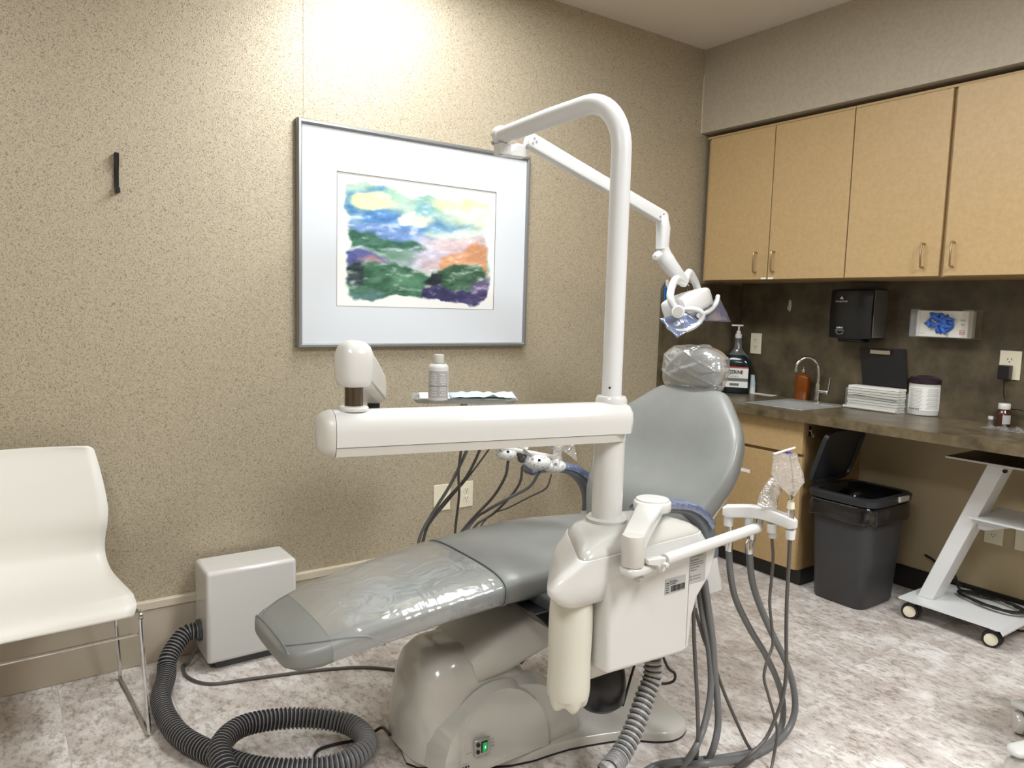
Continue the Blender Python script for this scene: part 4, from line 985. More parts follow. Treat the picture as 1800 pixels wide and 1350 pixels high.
# second (flex) arm from the shaft back to the instrument head
HB = V(bxx, byy, 1.165); HE = at(660, 684, d=2.22); fa_ = (HE - HB); fu = fa_.normalized(); fs = V(fu.y, -fu.x, 0).normalized(); fup = fs.cross(fu)
if fup.z < 0: fup = -fup
obj('pivot_head', MB().loft([sring((bxx, byy, 1.165 + z), UX, UY, a, a * 1.05, 2.6, 32) for z, a in ((-.048, .030), (-.045, .035), (-.03, .039), (.0, .0405), (.025, .0395), (.04, .034), (.05, .024), (.054, .01))]), 'white', ds, sharp=60)
rings = []
for q, hh, ww in ((.0, .050, .033), (.1, .052, .036), (.5, .050, .036), (.9, .046, .034), (.985, .040, .032), (1.0, .03, .024)):
    rings.append(sring(HB + fa_ * q, fs, V(0, 0, 1) * .6 + fup * .4, ww, hh, 4, 32))
obj('flex_arm', MB().loft(rings), 'warmwhite', ds, sharp=50)
obj('flex_arm_groove', MB().obox(HB + fa_ * .5 - V(0, 0, .032) + fs * .0355, fa_ * .46, V(0, 0, .0012), fs * .001), 'greycap', ds)
hx_, hy_ = HE.x + .0, HE.y
obj('flex_pivot', MB().lathe([(.018, 0), (.018, .07)], (hx_ - .01, hy_ - .01, HE.z - .105), n=20), 'black', ds)
# instrument head
tu = V(.888, -.46, 0).normalized(); tv = V(-tu.y, tu.x, 0)
tc_ = at(818, 700, z=1.0) + tv * .06
hb = MB().obox(V(tc_.x, tc_.y, .925) - tu * .0, tu * .15, tv * .10, UZ * .025)
obj('instrument_head', hb, 'white', ds, bevel=.015)
obj('head_link', MB().tube([V(hx_ - .01, hy_ - .01, .92), V(tc_.x, tc_.y, .92)], .018, n=12), 'white', ds)
# tray holder, tray, and what lies on it
zt0 = .985
obj('tray_post', MB().tube([V(tc_.x, tc_.y, .955), V(tc_.x, tc_.y, zt0 - .001)], .012, n=12), 'steel', ds)
tray = thing('instrument_tray', 'shallow metal tray on the delivery head behind the white arm', 'tray', (tc_.x, tc_.y, zt0))
m = MB()
tl, tw = .175, .105
def trect(l, w_, z, e=8, n=40): return sring((tc_.x, tc_.y, z), tu, tv, l, w_, e, n)
m.loft([trect(tl - .012, tw - .012, zt0), trect(tl - .004, tw - .004, zt0 + .010), trect(tl, tw, zt0 + .012), trect(tl, tw, zt0 + .0135), trect(tl - .006, tw - .006, zt0 + .0125), trect(tl - .015, tw - .015, zt0 + .002)], cap=True)
obj('tray_pan', m, 'steel', tray, sharp=40)
m = MB(); rows = []
for i in range(13):
    row = []
    for j in range(9):
        u_, v_ = -1 + i / 6, -1 + j / 4
        p = V(tc_.x, tc_.y, zt0 + .015) + tu * (u_ * .150) + tv * (v_ * .088); row.append(p + V(0, 0, .001 + max(0, .0025 * noise.noise(p * 25))))
    rows.append(row)
tag(obj('paper_liner', m.sheet(rows), 'paper', solid=.0008), 'white paper liner lying on the instrument tray', 'paper liner')
m = MB(); rows = []
for i in range(15):
    row = []
    for j in range(11):
        u_, v_ = i / 14, j / 10; p = V(tc_.x, tc_.y, zt0 + .019) + tu * (-.05 + u_ * .215) + tv * (-.1 + v_ * .12)
        row.append(p + V(0, 0, .002 + abs(noise.noise(p * 22)) * .02 * (1 if u_ > .1 else .2)))
    rows.append(row)
tag(obj('patient_bib', m.sheet(rows), 'bib', solid=.001), 'crumpled pale blue paper bib on the tray beside the spray can', 'bib')
kc = at(770, 703, z=zt0 + .018)
can = thing('spray_can', 'white spray can with a grey label and cap on the instrument tray', 'can', (kc.x, kc.y, zt0 + .0165)); kz = zt0 + .017
RCN = .032
obj('can_body', MB().lathe([(.028, 0), (RCN, .003), (RCN, .105), (.030, .110), (.026, .115), (.0225, .118)], (kc.x, kc.y, kz)), 'white', can, sharp=40)
obj('cap', MB().lathe([(.0165, .118), (.017, .121), (.0165, .143), (.0155, .146), (.001, .1465)], (kc.x, kc.y, kz)), 'warmwhite', can, sharp=40)
obj('shoulder_ring', MB().lathe([(.0235, .1165), (.0235, .119)], (kc.x, kc.y, kz)), 'steel', can)
def cyl_patch(mb_, c, r_, a0, a1, z0, z1, mi=0, n=12):
    P_ = []
    for z in (z0, z1): P_.append([V(c[0] + r_ * math.cos(a0 + (a1 - a0) * i / n), c[1] + r_ * math.sin(a0 + (a1 - a0) * i / n), c[2] + z) for i in range(n + 1)])
    mb_.sheet(P_, mi)
va = math.atan2(-kc.y, -kc.x)
lbm = MB(); cyl_patch(lbm, (kc.x, kc.y, kz), RCN + .0004, va - 1.1, va + 1.1, .012, .092); lb_ = obj('can_label', lbm, 'label_grey', can)
lbm = MB()
for k in range(14):
    z = .017 + k * .0052
    for s in (-1, 1):
        a = va + s * .5; L = .36 if (k * 7 + s) % 5 else .22
        if k == 6: continue
        cyl_patch(lbm, (kc.x, kc.y, kz), RCN + .0008, a - L, a + L, z, z + .0022)
obj('label_lines', lbm, 'text_white', lb_)
lbm = MB(); cyl_patch(lbm, (kc.x, kc.y, kz), RCN + .0008, va - 1.1, va + 1.1, .0935, .0945); cyl_patch(lbm, (kc.x, kc.y, kz), RCN + .0008, va - 1.1, va + 1.1, .045, .0475); obj('label_bands', lbm, 'text_grey', can)

# handpiece holders, handpieces and their cords
hb0 = obj('holder_bar', MB().tube([at(868, 784, y=1.98), at(985, 806, y=1.92)], .008, n=12), 'white', ds)
obj('holder_stem', MB().tube([V(tc_.x, tc_.y, .925) + tu * .08 - tv * .08, at(925, 792, y=1.95)], .012, n=12, flat=(1, .7)), 'warmwhite', ds)
hp_ = [((890, 797), (19, 12), 1.98, (893, 812), (850, 778)), ((918, 805), (9, 9), 1.97, (918, 822), (812, 783)), ((945, 812), (25, 14), 1.94, (948, 830), (830, 783)), ((974, 819), (22, 12), 1.92, (969, 835), (868, 778))]
lab = ['leftmost handpiece, white speckled body in its holder under the delivery arm', 'small dark handpiece between the two white speckled ones under the delivery arm', 'middle white speckled handpiece in its holder under the delivery arm', 'rightmost white handpiece in clear wrap, next to the armrest']
paths = [
    [(893, 812), (888, 838), (868, 872), (838, 904), (815, 930), (775, 985), (745, 985), (748, 935), (775, 890), (815, 845), (835, 810), (848, 778)],
    [(918, 822), (914, 848), (898, 872), (868, 902), (835, 925), (810, 975), (797, 985), (801, 925), (807, 870), (806, 830), (812, 780)],
    [(948, 830), (930, 856), (890, 878), (855, 898), (830, 918), (775, 1000), (735, 995), (738, 945), (762, 900), (790, 855), (810, 815), (826, 780)],
    [(969, 835), (960, 858), (930, 874), (895, 892), (855, 912), (800, 990), (740, 1000), (748, 935), (788, 880), (818, 845), (845, 810), (868, 778)]]
rads = [.0052, .0048, .0058, .0032]
for k, ((cx_, cy_), (rx_, rz_), yd, top, _) in enumerate(hp_):
    c0 = at(cx_, cy_, y=yd); t = thing('handpiece', lab[k], 'dental handpiece', c0 - V(0, 0, .03), 'handpieces under the delivery arm')
    r0 = rx_ / FPX * c0.length * .95; r1 = rz_ / FPX * c0.length * .95
    m = MB(); Rm = Matrix.Rotation(math.radians(-35), 3, 'Z')
    m.ell(c0, (r0, r0 * .8, r1), 18, 10, R=Rm)
    hbod = obj('holder_body', m, 'speckled' if k != 1 else 'dark_grey', t)
    if k != 1:
        m = MB()
        toc = (CAM - c0).normalized()
        for (ax_, ay_, s_) in ((3, -3, 2.1), (12, 4, 1.0)):
            q = at(cx_ + ax_, cy_ + ay_, y=yd) ; q = q + toc * (r0 * .78)
            rr2 = s_ / FPX * c0.length
            m.obox(q, scr_r * rr2, scr_u * rr2, toc * .003)
        obj('black_marks', m, 'black', hbod, flat=True)
    p_up = [at(cx_ - 2, cy_ - 4, y=yd), at(cx_ - 12, cy_ - 10, y=yd - .02), at(cx_ - 24, cy_ - 20, y=yd - .03)]
    if k in (0, 2): obj('nozzle', MB().tube(spl(p_up, 5), .0045, n=10), 'chrome', t)
    if k == 1: obj('shaft', MB().tube([at(918, 805, y=yd), at(905, 784, y=yd), at(895, 770, y=yd)], [.012, .011, .008], n=12), 'darksteel', t)
    if k == 3: obj('shaft', MB().tube(spl([at(972, 819, y=yd), at(984, 812, y=yd), at(980, 795, y=yd), at(955, 770, y=yd)], 5), .007, n=10), 'film_blue', t)
    pth = []; npt = len(paths[k])
    for i, (a, b_) in enumerate(paths[k]):
        q = i / (npt - 1); yv = yd + (2.2 - yd) * min(1, q * 3.2) if q < .7 else 2.2 + (2.02 - 2.2) * (q - .7) / .3
        pth.append(at(a, b_, y=yv))
    obj('cord', MB().tube(spl(pth, 7), rads[k], n=8), 'tube2' if k != 2 else 'tube', t)
# clear sleeve standing on the holder bar
m = MB().tube([at(977, 818, y=1.9), at(980, 790, y=1.9), at(983, 772, y=1.9)], [.013, .016, .018], n=14, cap=False)
m.sheet([[at(983, 772, y=1.9), at(1008, 766, y=1.9)], [at(985, 790, y=1.9), at(1012, 795, y=1.9)], [at(1000, 800, y=1.9), at(1015, 812, y=1.9)]])
tag(obj('clear_sleeve', m, 'film_bag', sharp=30), 'clear crinkled plastic sleeve upright beside the rightmost handpiece', 'plastic sleeve')

# ------------------------------------------------------------------ assistant arm
aa = thing('assistant_arm', 'white jointed assistant arm with instrument holder bar on the unit', 'instrument arm', (1.485, 1.415, .758))
pv = V(1.485, 1.415, 0); el = V(1.235, 1.232, 0)
obj('pivot_drum', MB().lathe([(.05, 0), (.052, .004), (.052, .022), (.049, .026), (.046, .027), (.045, .031), (.001, .033)], (pv.x, pv.y, .757), n=40), 'white', aa, sharp=40)
lk = (el - pv); lu = lk.normalized(); ls = V(-lu.y, lu.x, 0)
rings = []
for q, ww, z0_, z1_ in ((0, .035, .757, .783), (.3, .034, .757, .783), (.7, .030, .752, .780), (.92, .029, .745, .776), (1.0, .028, .742, .773)):
    c0 = pv + lk * q; rings.append([c0 + ls * a * ww + V(0, 0, z) for a, z in ((-1, z0_), (-1, z1_ - .006), (-.85, z1_), (.85, z1_), (1, z1_ - .006), (1, z0_))])
obj('upper_link', MB().loft(rings), 'white', aa, sharp=50)
obj('elbow_drum', MB().lathe([(.027, 0), (.028, .002), (.028, .05), (.028, .068), (.026, .074), (.001, .075)], (el.x, el.y, .700), n=32), 'warmwhite', aa, sharp=40)
obj('elbow_plate', MB().loft([sring((el.x + q, el.y + q * .15, .688 + dz), V(.15, -1, 0).normalized(), UZ, a, b_, 3, 20) for q, a, b_, dz in ((-.03, .012, .006, 0), (-.02, .024, .012, 0), (0, .029, .0135, 0), (.03, .028, .0135, 0), (.07, .02, .013, -.002), (.09, .012, .014, -.006))]), 'white', aa, sharp=60)
ts = V(1.30, 1.205, .69); te = V(1.70, 1.262, .712)
ts = at(1168, 984, y=1.215); te = at(1332, 927, y=1.27)
obj('tube_clip', MB().prism([at(1140, 984, y=1.205), at(1172, 980, y=1.205), at(1170, 1004, y=1.205), at(1163, 1008, y=1.205), at(1157, 996, y=1.205), at(1140, 994, y=1.205)], (0, .02, 0)), 'white', aa, bevel=.003, seg=2)
obj('clip_knob', MB().lathe([(.006, 0), (.006, .01), (.003, .012)], at(1168, 992, y=1.2), (0, -1, 0), n=14), 'white', aa)
obj('release_button', MB().box((el.x - .006, el.y - .0325, .668), (el.x + .012, el.y - .012, .678)), 'steel', aa)
obj('side_tube', MB().tube([ts, te], .0145, n=20), 'white', aa)
obj('bar_stem', MB().tube([te + V(.004, 0, -.004), at(1336, 912, y=1.27)], .010, n=14), 'steel', aa)
# holder bar, a shallow arc
BA = at(1270, 898, y=1.345); BM = at(1335, 900, y=1.265); BB_ = at(1400, 922, y=1.165)
arc = spl([BA, BM, BB_], 8); rings = []
for i, p in enumerate(arc):
    tt = (arc[min(i + 1, len(arc) - 1)] - arc[max(i - 1, 0)]).normalized(); sd = V(tt.y, -tt.x, 0).normalized(); q = i / (len(arc) - 1)
    k = .6 if i in (0, len(arc) - 1) else 1; rings.append(sring(p, sd, UZ, .016 * k, .017 * k, 7, 24))
hbar = obj('holder_bar', MB().loft(rings), 'white_metal', aa, sharp=50)
def clip(px, py, yv): 
    p = at(px, py, y=yv); obj('holder_cup', MB().lathe([(.0125, -.026), (.0135, -.010), (.0135, .0)], p, n=18), 'white_metal', aa)
for (a, b_, yv) in ((1281, 908, 1.335), (1318, 908, 1.29), (1357, 920, 1.235), (1390, 931, 1.18)): clip(a, b_, yv)
# instruments hanging in the bar
def hang(pts, y0, y1, rmin=.006):
    out = []
    for i, (a, b_) in enumerate(pts):
        q = i / (len(pts) - 1); p = at(a, b_, y=y0 + (y1 - y0) * q)
        if p.z < rmin or b_ > 1345: p = at(a, b_, z=rmin)
        out.append(p)
    return out
def instrument(label, cat, top, base, rtop, yv, name='suction_tip'):
    t = thing(name, label, cat, at(*base, y=yv)); return t
t = V1_ = thing('suction_valve', 'chrome saliva ejector valve at the left end of the assistant bar', 'suction valve', at(1282, 970, y=1.335))
obj('valve_stem', MB().tube([at(1284, 915, y=1.335), at(1283, 940, y=1.335)], .0065, n=12), 'chrome', t)
obj('valve_body', MB().tube([at(1283, 938, y=1.335), at(1282, 952, y=1.335), at(1281, 968, y=1.335)], [.0085, .0105, .0105], n=16), 'chrome', t)
t = V2_ = thing('suction_valve', 'chrome high-volume suction valve hanging below the middle of the assistant bar', 'suction valve', at(1318, 975, y=1.29))
obj('valve_stem', MB().tube([at(1320, 915, y=1.29), at(1320, 940, y=1.29)], .0085, n=12), 'chrome', t)
obj('valve_body', MB().tube([at(1320, 936, y=1.29), at(1321, 948, y=1.29), at(1317, 955, y=1.29), at(1317, 972, y=1.29)], [.0125, .0115, .0125, .0120], n=16), 'chrome', t)
t = V3_ = thing('air_water_syringe', 'syringe in crumpled clear plastic standing in the assistant bar', 'syringe', at(1357, 905, y=1.235))
sy_ = obj('syringe_body', MB().tube([at(1357, 915, y=1.235), at(1356, 885, y=1.235), at(1354, 868, y=1.235), at(1358, 850, y=1.235)], [.011, .0105, .008, .004], n=14), 'steel', t)
obj('nut', MB().lathe([(.012, 0), (.012, .014), (.009, .02)], at(1358, 945, y=1.235), n=14), 'warmwhite', t)
t = V4_ = thing('suction_tip_holder', 'straight chrome suction handle with a clear tube at the right end of the bar', 'suction handle', at(1390, 905, y=1.18))
obj('handle_body', MB().tube([at(1389, 915, y=1.18), at(1390, 900, y=1.18), at(1390, 893, y=1.18), at(1391, 878, y=1.18)], [.010, .0105, .0085, .009], n=14), 'chrome', t)
obj('connector', MB().tube([at(1390, 894, y=1.18), at(1391, 878, y=1.18)], [.0105, .0085], n=12), 'cream', t)
obj('straw', MB().tube(spl([at(1392, 878, y=1.18), at(1394, 850, y=1.18), at(1390, 815, y=1.18), at(1387, 795, y=1.18)], 6), .0028, n=8), 'tube2', t)
# clear bags over them
def baggy(cx, cy, pts, yv, name, label, seed, th=.016):
    rings = []
    for (y_, xl, xr) in pts:
        c = at((xl + xr) / 2, y_, y=yv); a = (xr - xl) / 2 / FPX * c.length * 1.02
        ring = sring(c, (RC @ V(1, 0, 0)), V(-.57, -.81, 0), a, th * min(1, a / .02), 2.2, 36)
        rings.append([p + (p - c).normalized() * (noise.noise(p * 45 + V(seed, 0, 0)) * .006) for p in ring])
    return tag(obj(name, MB().loft(rings, cap=False), 'film_bag', sharp=20), label, 'plastic sleeve')
baggy(0, 0, [(840, 1355, 1364), (850, 1348, 1370), (862, 1342, 1370), (875, 1336, 1367), (888, 1333, 1365), (895, 1345, 1364)], 1.235, 'clear_sleeve', 'crumpled clear plastic sleeve over the syringe in the middle of the assistant bar', 2)
o = baggy(0, 0, [(796, 1362, 1398), (812, 1361, 1402), (832, 1360, 1408), (848, 1368, 1411), (858, 1376, 1404), (872, 1388, 1398)], 1.18, 'clear_sleeve', 'taller clear plastic sleeve over the suction tip at the right end of the bar', 7, .010)
b1, b2_ = at(1360, 798, y=1.18), at(1397, 787, y=1.18)
obj('sleeve_seal', MB().tube([b1, b2_], .0028, n=8), 'paper', o)
obj('blue_tab', MB().obox(at(1387, 798, y=1.177), scr_r * .0045, scr_u * .006, UY * .001), mat('blue_tab', (52, 62, 160), rough=.5), o)

# tubing from the bar and from the back of the unit
def hose(pts, r_, y0, y1, par, nm='tubing', m_='tube'):
    return obj(nm, MB().tube(spl(hang(pts, y0, y1, r_ + .001), 8), r_, n=12), m_, par)
FL = lambda a, b_: (a, b_)
hose([(1281, 966), (1284, 1010), (1294, 1055), (1318, 1105), (1345, 1150), (1366, 1195), (1376, 1235), (1374, 1275), (1355, 1305), (1320, 1322), (1260, 1333), (1200, 1338), (1150, 1347), (1100, 1380)], .0095, 1.335, 1.30, V1_)
hose([(1317, 970), (1322, 1020), (1336, 1065), (1358, 1115), (1382, 1165), (1395, 1210), (1397, 1250), (1384, 1285), (1355, 1312), (1310, 1334), (1240, 1342), (1180, 1346), (1130, 1362)], .0100, 1.29, 1.26, V2_)
hose([(1357, 948), (1359, 980), (1356, 1020), (1353, 1060), (1357, 1105), (1358, 1135), (1349, 1160), (1343, 1190), (1350, 1220), (1362, 1262), (1366, 1290), (1360, 1330), (1354, 1360)], .0042, 1.235, 1.20, V3_, 'cord', 'tube2')
hose([(1389, 940), (1386, 1000), (1383, 1060), (1382, 1120), (1382, 1180), (1376, 1225), (1362, 1265), (1345, 1300), (1318, 1328), (1290, 1352)], .0052, 1.18, 1.22, V4_, 'cord', 'tube2')
hose([(1238, 1020), (1246, 1075), (1253, 1130), (1256, 1180), (1261, 1230), (1262, 1275), (1254, 1315), (1238, 1352)], .0098, 1.33, 1.27, un)
hose([(1228, 1030), (1236, 1085), (1246, 1140), (1250, 1195), (1246, 1240), (1235, 1285), (1218, 1322), (1195, 1352)], .0095, 1.35, 1.25, un)
hose([(1219, 1055), (1220, 1120), (1223, 1180), (1226, 1240), (1227, 1300), (1222, 1352)], .0055, 1.35, 1.24, un, 'slim_tubing', 'tube2')
hose([(1222, 1070), (1236, 1120), (1254, 1165), (1272, 1215), (1293, 1265), (1312, 1305), (1322, 1322), (1322, 1335), (1300, 1352)], .0048, 1.35, 1.25, un, 'control_cord', 'tube2')

# ------------------------------------------------------------------ floor cables at the left
p_ = [V(.57, 2.71, .07), V(.54, 2.70, .02), g(322, 1170, .006), g(330, 1190, .006), g(370, 1202, .006), g(450, 1192, .006), g(560, 1178, .006), g(640, 1173, .006), g(700, 1178, .006), g(760, 1185, .006)]
tag(obj('floor_cable', MB().tube(spl(p_, 8), .0055, n=8), 'tube2'), 'grey cable running along the floor from the white box under the chair', 'cable')
p_ = [V(.925, 1.88, .045), g(672, 1279, .03), g(655, 1288, .012), g(630, 1300, .0065), g(590, 1308, .0065), g(560, 1318, .0065), g(551, 1335, .0065), g(552, 1352, .0065)]
obj('power_cord', MB().tube(spl(p_, 8), .0045, n=8), 'black_rubber', dc)
p_ = [at(880, 1100, y=2.1), at(860, 1112, y=2.08), at(845, 1123, y=2.06)]
p_ = [V(1.5, 2.08, .24), V(1.36, 2.08, .20), V(1.28, 2.07, .12), V(1.24, 2.06, .04), V(1.2, 2.06, .008)]

# ------------------------------------------------------------------ operator stool behind the chair
sc0 = at(1090, 745, y=2.42)
st = thing('operator_stool', 'grey padded stool back showing behind the dental chair and post', 'stool', (2.42, 2.42, 0))
sbx, sby = sc0.x + .06, sc0.y
obj('backrest', MB().loft([sring(sc0 + V(q, 0, -.02), UY, UZ, a, b_, 2.4, 32) for q, a, b_ in ((-.03, .12, .085), (-.02, .16, .10), (0, .175, .11), (.025, .165, .105), (.035, .12, .08))]), 'vinyl', st, sharp=60)
obj('seat', MB().lathe([(.15, 0), (.185, .015), (.19, .045), (.17, .07), (.001, .075)], (sbx + .24, sby, .47)), 'vinyl', st, sharp=60)
obj('back_bar', MB().tube(spl([(sbx - .02, sby, sc0.z - .03), (sbx + .02, sby, .62), (sbx + .06, sby, .47), (sbx + .2, sby, .455)], 5), .012, n=10), 'dark_grey', st)
obj('column', MB().lathe([(.03, 0), (.03, .2), (.018, .2), (.018, .36)], (sbx + .24, sby, .1)), 'chrome', st)
for k in range(5):
    a = 2 * math.pi * k / 5 + .3; d_ = V(math.cos(a), math.sin(a), 0); c0 = V(sbx + .24, sby, 0)
    lg = obj('leg', MB().loft([sring(c0 + d_ * q + V(0, 0, z), V(-d_.y, d_.x, 0), UZ, w2, h2, 3, 12) for q, z, w2, h2 in ((.02, .1, .024, .02), (.15, .085, .02, .016), (.24, .07, .017, .012))]), 'black', st)
    obj('caster', MB().lathe([(.01, -.02), (.024, -.016), (.024, .016), (.01, .02)], c0 + d_ * .235 + V(0, 0, .0245), V(-d_.y, d_.x, 0), n=16), 'black', lg)

# second stool: only its white star foot enters at the lower right
st = thing('operator_stool', 'white star-base stool foot with grey casters at the lower right edge', 'stool', (2.565, .635, 0))
c0 = V(2.565, .635, 0)
tips = [at(1790, 1262, z=.085), at(1780, 1315, z=.105)]
tips = [V(2.65, .885, 0), V(2.345, .775, 0)]
angs = [math.atan2(tips[0].y - c0.y, tips[0].x - c0.x), math.atan2(tips[1].y - c0.y, tips[1].x - c0.x)]
base_a = (angs[0] + angs[1]) / 2 
L0 = .40
for k in range(5):
    a = base_a + math.radians(36) + k * 2 * math.pi / 5
    d_ = V(math.cos(a), math.sin(a), 0); sd = V(-d_.y, d_.x, 0)
    lg = obj('leg', MB().loft([sring(c0 + d_ * q + V(0, 0, z), sd, UZ, w2, h2, 3, 20) for q, z, w2, h2 in ((.02, .13, .03, .022), (.12, .112, .03, .018), (.24, .098, .032, .014), (.28, .092, .028, .011), (.292, .09, .016, .006))]), 'white', st, sharp=60)
    obj('caster', MB().lathe([(.012, -.022), (.032, -.02), (.036, -.012), (.036, -.002), (.03, 0), (.036, .002), (.036, .012), (.032, .02), (.012, .022)], c0 + d_ * .262 + V(0, 0, .0365), (sd * .8 + d_ * .6), n=24), 'greywhite', lg)
obj('hub', MB().lathe([(.045, .10), (.05, .12), (.05, .16), (.03, .17), (.028, .38)], (c0.x, c0.y, 0)), 'chrome', st)
obj('seat', MB().lathe([(.16, .40), (.2, .42), (.2, .47), (.17, .49), (.001, .495)], (c0.x, c0.y, 0)), 'vinyl', st)

# ------------------------------------------------------------------ waste bin
bn_ = thing('waste_bin', 'tall charcoal plastic waste bin with its lid up beside the base cabinet', 'bin', (3.27, 1.82, 0))
def bring(z, x0, x1, y0, y1, e=6): return rr_ring(x0, x1, y0, y1, z, e, 56)
obj('bin_body', MB().loft([bring(.001, 3.13, 3.40, 1.70, 1.94), bring(.012, 3.122, 3.408, 1.692, 1.948), bring(.47, 3.10, 3.44, 1.668, 1.972), bring(.478, 3.10, 3.44, 1.668, 1.972), bring(.478, 3.108, 3.432, 1.676, 1.964), bring(.02, 3.132, 3.398, 1.702, 1.938)]), 'bin', bn_, sharp=50)
rm = MB(); rm.loft([bring(.478, 3.085, 3.455, 1.653, 1.987), bring(.505, 3.082, 3.458, 1.65, 1.99), bring(.512, 3.09, 3.45, 1.658, 1.982), bring(.512, 3.112, 3.428, 1.680, 1.960), bring(.49, 3.113, 3.427, 1.681, 1.959)], cap=False)
obj('rim', rm, 'binlid', bn_, sharp=40)
obj('latch', MB().box((3.28, 1.640, .488), (3.36, 1.652, .512)), 'greycap', bn_, bevel=.003)
ln0, ln1 = V(3.12, 1.985, .515), V(3.43, 1.985, .515)
tilt = V(0, -.30, .95).normalized()
lh = .275
P_ = []
cx_ = 3.27
m = MB(); lnr = V(0, -tilt.z, tilt.y)
m.loft([sring(V(cx_, 1.987, .52) + tilt * lh / 2 + lnr * q, UX, tilt, .165 * k, lh / 2 * k, 6, 40) for q, k in ((-.012, .96), (-.008, 1.0), (.0, 1.0), (.012, .985), (.012, .92), (.002, .90))])
obj('lid', m, 'binlid', bn_, sharp=40)
# liner bag folded over the rim
rings = []
for z, ex_ in ((.478, .0), (.462, .004), (.44, .007), (.42, .005), (.402, .008), (.395, .006)):
    ring = bring(z, 3.094 - ex_, 3.446 + ex_, 1.662 - ex_, 1.978 + ex_); cc_ = V(3.27, 1.82, z); out = []
    for i, p in enumerate(ring):
        d_ = (p - cc_).normalized(); out.append(p + d_ * (.0045 * noise.noise(V(i * .9, z * 60, 2)) + .001) + V(0, 0, .014 * noise.noise(V(i * .33, 5, z * 10)) * (0 if z > .47 else 1)))
    rings.append(out)
inner = [bring(z, 3.114 + q, 3.426 - q, 1.682 + q, 1.958 - q) for z, q in ((.508, 0), (.40, .006), (.2, .02), (.08, .05))]
lm_ = MB().loft(rings, cap=False); lm_.loft(inner, cap=False); lm_.add(inner[-1], [tuple(range(56))])
tag(obj('bin_liner', lm_, 'bag', solid=.0008, sharp=25), 'shiny black bag folded over the rim of the waste bin', 'bin liner')

# ------------------------------------------------------------------ white rolling cart
ca_ = thing('rolling_cart', 'white metal rolling cart with slanted leg under the countertop', 'cart', (3.4, 1.3, 0))
FLc, FRc, BLc = at(1580, 1049, z=.09), at(1757, 1109, z=.09), at(1671, 1025, z=.09)
BRc = V(BLc.x, FRc.y - .02, .09)
FLc.x = FRc.x = 3.216; BLc = V(3.585, FLc.y, .09)
b = MB(); b.box((3.216, FRc.y, .084), (3.585, FLc.y, .092));b.prism([(3.216, FRc.y, .092), (3.585, FRc.y, .092), (3.585, FRc.y - .012, .075), (3.216, FRc.y - .012, .075)], (0, 0, -.006))
obj('base_plate', b, 'white_metal', ca_)
# slanted column
zb_, zt2 = .092, .72
yb0, yb1 = at(1613, 1036, x=3.30).y, at(1640, 1044, x=3.30).y
yt0, yt1 = at(1735, 820, x=3.30).y, at(1766, 825, x=3.30).y
m = MB(); m.prism([(3.30, yb0, zb_), (3.30, yb1, zb_), (3.30, yt1, zt2), (3.30, yt0, zt2)], (.10, 0, 0)); obj('column', m, 'white_metal', ca_, bevel=.003, seg=2)
# shelves
zs = at(1702, 908, x=3.27).z; ys = at(1702, 908, x=3.27).y
obj('shelf', MB().box((3.27, ys - .42, zs - .008), (3.56, ys, zs)), 'white_metal', ca_, bevel=.001, seg=1)
obj('shelf_bracket', MB().prism([(3.33, ys - .01, zs - .009), (3.33, ys - .16, zs - .009), (3.33, ys - .13, zs - .025), (3.33, ys - .04, zs - .058), (3.33, ys - .015, zs - .055)], (.04, 0, 0)), 'white_metal', ca_)
zt3 = at(1662, 801, x=3.27).z; yt3 = at(1662, 801, x=3.27).y
tp = obj('top_shelf', MB().box((3.27, yt3 - .5, zt3 - .008), (3.60, yt3, zt3 - .001)), 'white_metal', ca_)
b = MB(); b.box((3.272, yt3 - .498, zt3 - .001), (3.598, yt3 - .004, zt3 + .001)); obj('top_surface', b, 'wood_top', tp)
obj('shelf_stop', MB().lathe([(.008, 0), (.008, .012)], at(1768, 828, x=3.29), (-1, 0, 0), n=12), 'black', ca_)
for (x, y) in ((3.262, 1.545), (3.262, 1.222), (3.54, 1.545), (3.54, 1.222)):
    for s in (-1, 1):
        cw_ = obj('caster_wheel', MB().lathe([(.010, -.011), (.026, -.011), (.0335, -.009), (.034, 0), (.0335, .009), (.026, .011), (.010, .011)], (x + s * .015, y + s * .0, .0345), (1, .35, 0), n=28), 'black_rubber', ca_)
        obj('wheel_cap', MB().lathe([(.0245, 0), (.0245, .003), (.02, .0045), (.001, .0048)], V(x + s * .015, y, .0345) + V(1, .35, 0).normalized() * s * .0105, V(1, .35, 0) * s, n=24), 'cream', cw_)
    obj('caster_fork', MB().lathe([(.014, 0), (.014, .035)], (x, y, .05), n=16), 'white_metal', ca_)
random.seed(4); pts = []
cc0 = V(3.46, 1.32, .1)
for i in range(64):
    a = i / 64 * 2 * math.pi * 4; rr_ = .075 + .02 * math.sin(i * .77) ; pts.append(cc0 + V(rr_ * .9 * math.cos(a), rr_ * 1.5 * math.sin(a) + .012 * math.sin(i * .31), .003 + .008 * (i % 16) / 16 + .006 * abs(math.sin(i * 1.3))))
pts = [V(3.56, 1.55, .2), V(3.55, 1.50, .14), V(3.50, 1.45, .105)] + pts
tag(obj('coiled_cable', MB().tube(spl(pts, 4), .0045, n=7), 'black_rubber'), 'black cable lying coiled on the base plate of the white cart', 'cable')
tag(obj('dark_cable_end', MB().tube(spl([at(1625, 975, x=3.58), at(1640, 984, x=3.57), at(1655, 1000, x=3.56), at(1690, 1030, x=3.56)], 5), [.003] + [.006] * 15, n=8), 'black_rubber'), 'black cable end poking out left of the cart leg', 'cable')

# ------------------------------------------------------------------ things on the counter
Z = CZ + .0005
